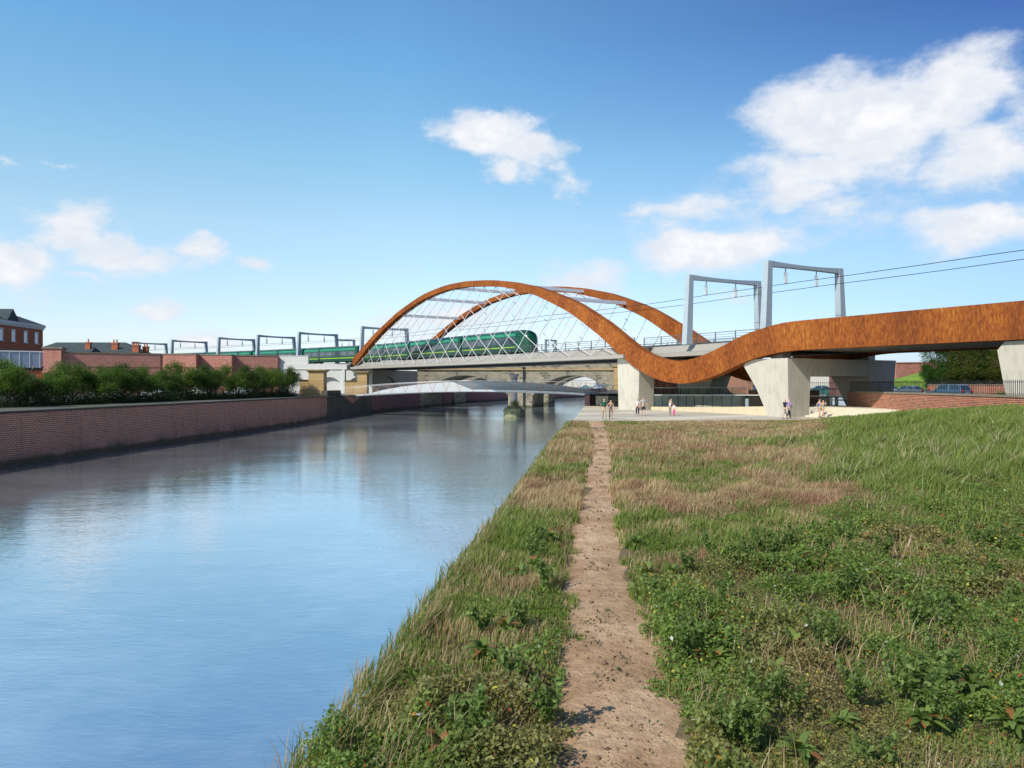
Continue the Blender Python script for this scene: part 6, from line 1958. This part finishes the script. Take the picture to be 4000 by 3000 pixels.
def person(loc, heading, label, h=1.75, fem=False, arms=((.10, -.25), (.10, -.25)), stride=.16, bend=0., shirt='cloth_white', sleeves='short', legs='trousers', legm='cloth_navy', hair='hair_brown', hairlen=0,
           shoe='shoe_dark', cap=None, bag=None, head_down=0., elbows=(None, None), top_cut=False, emblem=False, group=None, sun=False):
    """local frame: y forward, z up, x to the person's right; arms = (outwards, forward) swing of each wrist"""
    r = root('person', loc, label, 'person', group)
    r.rotation_euler = (0, 0, radians(heading))
    k = h / 1.75
    sh = .165 if fem else .195; hp_ = .095 if fem else .09
    def B(x, y, z):          # bend the upper body forward about the hips
        if z > .95 and bend:
            a = bend * min(1, (z - .95) / .3); dz = z - .95
            return Vector((x, y + sin(a) * dz, .95 + cos(a) * dz)) * k
        return Vector((x, y, z)) * k
    V, E, R = [], [], []
    def add(p, rad, par=None):
        V.append(p); R.append((rad[0] * k, rad[1] * k) if isinstance(rad, tuple) else rad * k)
        if par is not None: E.append((par, len(V) - 1))
        return len(V) - 1
    pel = add(B(0, 0, .94), (.15, .11))
    wa = add(B(0, .0, 1.10), (.125 if not fem else .11, .09), pel)
    ch = add(B(0, .005, 1.30), (.155 if not fem else .135, .105), wa)
    sb = add(B(0, 0, 1.42), (.11, .085), ch)
    nk = add(B(0, .01, 1.50), .052, sb)
    hd0 = add(B(0, .03 + head_down * .3, 1.565 - head_down * .1), (.062, .07), nk)
    hd1 = add(B(0, .035 + head_down * .8, 1.64 - head_down * .2), (.077, .094), hd0)
    hd2 = add(B(0, .02 + head_down, 1.70 - head_down * .35), (.068, .085), hd1)
    nose = add(B(0, .135 + head_down * .8, 1.625 - head_down * .3), .012, hd1)
    for s in (-1, 1):
        e = add(B(s * .082, .02 + head_down * .8, 1.635 - head_down * .2), .013, hd1)
    W = []
    arm_idx = []
    for s, (ao, af), el_ in ((-1, arms[0], elbows[0]), (1, arms[1], elbows[1])):
        a = add(B(s * sh, 0, 1.41), .062, sb)
        ep = B(s * (sh + .05 + ao * .4), af * .25 - .03, 1.13) if el_ is None else B(*[el_[0] * s, el_[1], el_[2]])
        e = add(ep, .043, a)
        wp = B(s * (sh + .06 + ao * .7), af * .8 + .04, .90) if el_ is None else B(*[el_[3] * s, el_[4], el_[5]])
        w = add(wp, .028, e)
        d = (wp - ep).normalized()
        pm = add(wp + d * .06 * k, (.034, .022), w)
        side = d.cross(Vector((0, 0, 1)));
        if side.length < .1: side = Vector((0, 1, 0))
        side.normalize()
        if abs(side.y) < .3: side = Vector((0, 1, 0)) 
        for q, ln in ((-1.5, .060), (-.5, .072), (.5, .076), (1.5, .066)):
            f1 = add(wp + d * .115 * k + side * q * .017 * k, .009, pm)
            add(wp + d * (.115 + ln * .6) * k + side * q * .019 * k - Vector((s * .014, 0, 0)) * k, .008, f1)
        t1 = add(wp + d * .07 * k + side * .042 * k, .010, pm); add(wp + d * .105 * k + side * .058 * k, .009, t1)
        W.append((a, e, w)); arm_idx.append((V[a], V[e], V[w], d))
    Lg = []
    for s, st in ((-1, stride), (1, -stride)):
        hpj = add(B(s * hp_, 0, .90), .092 if not fem else .095, pel)
        kn = add(Vector((s * (hp_ + .005), st * .55 + .03, .50)) * k, .056, hpj)
        an = add(Vector((s * (hp_ + .005), st - (.05 if st < 0 else 0), .10 + (.04 if st < -.1 else 0))) * k, .036, kn)
        he = add(Vector((s * (hp_ + .005), st - .03 - (.05 if st < 0 else 0), .045 + (.04 if st < -.1 else 0))) * k, .034, an)
        to = add(Vector((s * (hp_ + .02), st + .15 - (.05 if st < 0 else 0), .030)) * k, .030, an)
        Lg.append((hpj, kn, an, to))
    skin_mesh('body', V, E, R, 'skin', r, 1, pel)
    # shirt
    c = .016
    sv, se, sr = [], [], []
    def sa(p, rad, par=None):
        sv.append(p); sr.append((rad[0] * k, rad[1] * k) if isinstance(rad, tuple) else rad * k)
        if par is not None: se.append((par, len(sv) - 1))
        return len(sv) - 1
    a0 = sa(B(0, 0, .96), (.163, .125)); a1 = sa(B(0, 0, 1.10), (.142 if not fem else .126, .107), a0); a2 = sa(B(0, .005, 1.30), (.172 if not fem else .151, .122), a1)
    if not top_cut:
        a3 = sa(B(0, 0, 1.425), (.122, .096), a2)
        for i, (aa, ee, ww, d) in enumerate(arm_idx):
            b = sa(aa, .078, a3)
            if sleeves == 'short': sa(aa.lerp(ee, .68), .066, b)
            elif sleeves == 'long':
                b2 = sa(ee, .058, b); sa(ee.lerp(ww, .95), .042, b2)
    so_ = skin_mesh('shirt', sv, se, sr, shirt, r, 1, 0)
    # legs
    lv, le, lr = [], [], []
    def la_(p, rad, par=None):
        lv.append(p); lr.append((rad[0] * k, rad[1] * k) if isinstance(rad, tuple) else rad * k)
        if par is not None: le.append((par, len(lv) - 1))
        return len(lv) - 1
    if legs in ('trousers', 'shorts'):
        p0 = la_(B(0, 0, .97), (.158, .12)); p1 = la_(B(0, 0, .90), (.165, .125), p0)
        for hpj, kn, an, to in Lg:
            b = la_(V[hpj] - Vector((0, 0, .06)) * k, .108, p1)
            if legs == 'shorts': la_(V[hpj].lerp(V[kn], .95), .095, b)
            else:
                b2 = la_(V[kn], .076, b); la_(V[kn].lerp(V[an], 1.0), .066, b2)
        skin_mesh(legs, lv, le, lr, legm, r, 1, 0)
    else:
        zb = .70 if legs == 'skirt' else .50
        mb = MB(); n = 18; rings = []
        for z, rx, ry in ((1.0, .135, .105), (.93, .165, .13), (.80, .185, .16), (zb, .20, .185)):
            rings.append([tuple(Vector((rx * cos(2 * pi * i / n) * (1 + .03 * (i % 2)), ry * sin(2 * pi * i / n) * (1 + .03 * (i % 2)), z)) * k) for i in range(n)])
        mb.sweep(rings); mb.build('skirt', legm, r, smooth=50, origin=(0, 0, 0)).location = (0, 0, 0)
    for hpj, kn, an, to in Lg:
        A, T = V[an], V[to]
        hl_ = A + Vector((0, -.045 * k, -.055 * k))
        skin_mesh('shoe', [hl_, A + Vector((0, 0, -.03 * k)), hl_.lerp(T, .6) + Vector((0, 0, .008)), T + Vector((0, .02, .0))], [(0, 2), (1, 2), (2, 3)], [.043 * k, .046 * k, .042 * k, .034 * k], shoe, r, 1, 2)
    # hair
    hc = (V[hd1] + V[hd2]) / 2
    mb = MB(); mb.ball(hc + Vector((0, -.022, .014)) * k, .1 * k, 14, (.86, .98, 1.0))
    if hairlen:
        mb.ball(hc + Vector((0, -.065, -.07)) * k, .085 * k, 12, (.95, .6, 1.0 + hairlen))
    mb.build('hair', hair, r, smooth=True, origin=(0, 0, 0), weld=False)
    if cap:
        mb = MB(); mb.ball(hc + Vector((0, -.01, .035)) * k, .104 * k, 14, (.92, 1.02, .85)); mb.box(-.07 * k, .07 * k, hc.y + .07 * k, hc.y + .19 * k, hc.z + .025 * k, hc.z + .042 * k)
        mb.build('cap', cap, r, smooth=50, origin=(0, 0, 0), weld=False)
    if sun:
        mb = MB(); mb.box(-.065 * k, .065 * k, hc.y + .075 * k, hc.y + .10 * k, hc.z - .03 * k, hc.z + .005 * k); mb.build('sunglasses', 'rubber', r, origin=(0, 0, 0))
    if emblem:
        mb = MB(); n = 14
        for cz, rr_ in ((1.33, .022), (1.22, .05)):
            mb.face([tuple(B(-rr_ * cos(2 * pi * i / n), -.130 - .012, cz + rr_ * 1.3 * sin(2 * pi * i / n))) for i in range(n)])
        mb.face([tuple(B(x, -.140, z)) for x, z in ((-.09, 1.275), (.09, 1.275), (.075, 1.29), (-.075, 1.29))][::-1])
        mb.build('print', 'emblem_yellow', so_, origin=(0, 0, 0))
    return r

def bag(kind, loc, heading, label, mat_, size=(.13, .06, .12), strap=None):
    """held or worn bags are things of their own"""
    r = root('bag', loc, label, 'bag'); r.rotation_euler = (0, 0, radians(heading))
    mb = MB(); sx, sy, sz = size
    rings = [[(-sx * a, -sy * b, z), (sx * a, -sy * b, z), (sx * a, sy * b, z), (-sx * a, sy * b, z)] for z, a, b in ((-sz, .8, .7), (-sz * .8, 1, 1), (sz * .7, 1, 1), (sz, .85, .6))]
    mb.sweep(rings); mb.build('pouch', mat_, r, smooth=50, origin=(0, 0, 0)).location = (0, 0, 0)
    if strap:
        mb = MB()
        for a, b in zip(strap, strap[1:]): mb.bar(a, b, .011, 5)
        mb.build('strap', mat_, r, origin=(0, 0, 0))
    return r

def ground_at(px, py):      # foot point on the paving seen at that pixel
    Y = -ZP * F / (py - 1500); return Vector(((px - 2000) * Y / F, Y, ZP))
def shift(p, dx, dy, dz): return Vector((p.x + dx, p.y + dy, p.z + dz))
G = ground_at(2360, 1638)
person(G, 2, 'man in dark green T-shirt and khaki trousers, walking away', 1.80, shirt='cloth_green', legm='cloth_khaki', hair='hair_brown', stride=.17, arms=((.08, .1), (.06, -.15)), emblem=True, elbows=((.27, .06, 1.16, .20, .24, 1.10), None), group='people on the square')
G = ground_at(2386, 1637)
person(G, -4, 'woman in striped strapless top with a red cardigan round her hips, walking away', 1.66, fem=True, shirt='cloth_striped', top_cut=True, sleeves=None, legm='cloth_tan', hair='hair_brown', hairlen=.3, stride=.15, arms=((.05, .15), (.1, -.2)), group='people on the square')
r = root('cardigan', shift(G, 0, 0, 0), 'red cardigan tied round the hips of the walking woman', 'cardigan')
mb = MB(); n = 18; rings = []
for z, rx, ry in ((1.02, .19, .16), (.90, .225, .19), (.66, .235, .20)):
    rings.append([tuple(Vector((rx * cos(2 * pi * i / n) * (1 + .05 * (i % 2)), ry * sin(2 * pi * i / n) * (1 + .05 * (i % 2)), z)) * .95) for i in range(n)])
mb.sweep(rings); mb.build('cloth', 'cloth_red', r, smooth=50, origin=(0, 0, 0)).location = (0, 0, 0)
G = ground_at(2490, 1623)
person(G, 176, 'woman in white T-shirt, black trousers and sunglasses, walking towards the camera', 1.66, fem=True, shirt='cloth_white', legm='cloth_navy', hair='hair_blonde', sun=True, stride=.12, arms=((.05, .1), (.08, .1)), group='people on the square')
bag('s', shift(G, -.24, -.08, .90), 176, 'small dark red shoulder bag of the woman in white', 'leather_red', (.12, .05, .10), [(-.02, .0, .1), (-.12, .0, .35), (-.18, 0, .55)])
G = ground_at(2513, 1624)
person(G, 182, 'man in red cap, grey polo shirt and navy shorts, walking towards the camera', 1.80, shirt='cloth_greypolo', legs='shorts', legm='cloth_navy', hair='hair_grey', cap='cloth_cap', stride=.12, arms=((.14, .05), (.14, .05)), group='people on the square')
G = ground_at(2617, 1623)
person(G, -62, 'woman in white vest and grey cargo trousers, bending her head over a child', 1.66, fem=True, shirt='cloth_white', top_cut=True, sleeves=None, legm='cloth_cargo', hair='hair_dark', bend=.12, head_down=.07, stride=.04, elbows=((.20, .12, 1.14, .10, .36, 1.05), (.20, .12, 1.12, .10, .34, 1.0)), shoe='leather_brown', group='people on the square')
G = ground_at(2633, 1624)
person(G, 150, 'small child in white T-shirt and bright pink trousers', 1.15, fem=True, shirt='cloth_white', legm='cloth_pink', hair='hair_brown', hairlen=.2, stride=.04, arms=((.16, .12), (.16, .12)), group='people on the square')
G = ground_at(3066, 1637)
person(G, -78, 'man in dark T-shirt and black and white patterned shorts, striding to the right', 1.74, shirt='cloth_navy', legs='shorts', legm='cloth_pattern', hair='hair_brown', stride=.26, arms=((.02, .15), (.05, .2)), shoe='shoe_blue', group='people on the square')
G = ground_at(3081, 1634)
person(G, -80, 'grey haired man in lilac shirt and dark trousers beside the pier', 1.76, shirt='cloth_lilac', sleeves='long', legm='cloth_navy', hair='hair_grey', stride=.2, elbows=((.25, .06, 1.13, .20, .24, 1.02), (.25, .06, 1.13, .16, .22, .98)), shoe='leather_brown', group='people on the square')
bag('s', shift(G, .0, .15, .72), -80, 'pink carrier bag hanging behind the patterned shorts', 'cloth_pink', (.10, .03, .16), [(0, 0, .15), (0, 0, .26)])
G = ground_at(3201, 1632)
person(G, -70, 'dark haired woman in pale blouse and long blue top with a dark rucksack', 1.68, fem=True, shirt='cloth_blue', sleeves=None, legs='skirt', legm='cloth_blue', hair='hair_dark', hairlen=.1, stride=.15, group='people on the square')
bag('s', shift(G, -.20, .06, 1.15), -70, 'dark rucksack on the back of the woman in blue', 'cloth_navy', (.14, .09, .20), [(-.09, .07, .17), (-.10, .14, .20), (-.10, .24, .1)])
G = ground_at(3215, 1634)
person(G, -72, 'fair haired woman in patterned top and teal skirt, hand raised to her face', 1.62, fem=True, shirt='cloth_floral', sleeves=None, legs='long', legm='cloth_teal', hair='hair_blonde', hairlen=.3, stride=.17, elbows=(None, (.20, .20, 1.25, .06, .26, 1.47)), group='people on the square')
bag('s', shift(G, .10, -.16, .92), -72, 'tan crossbody bag of the woman in the teal skirt', 'leather_brown', (.09, .04, .07), [(0, 0, .06), (-.05, .05, .3), (-.08, .12, .5)])
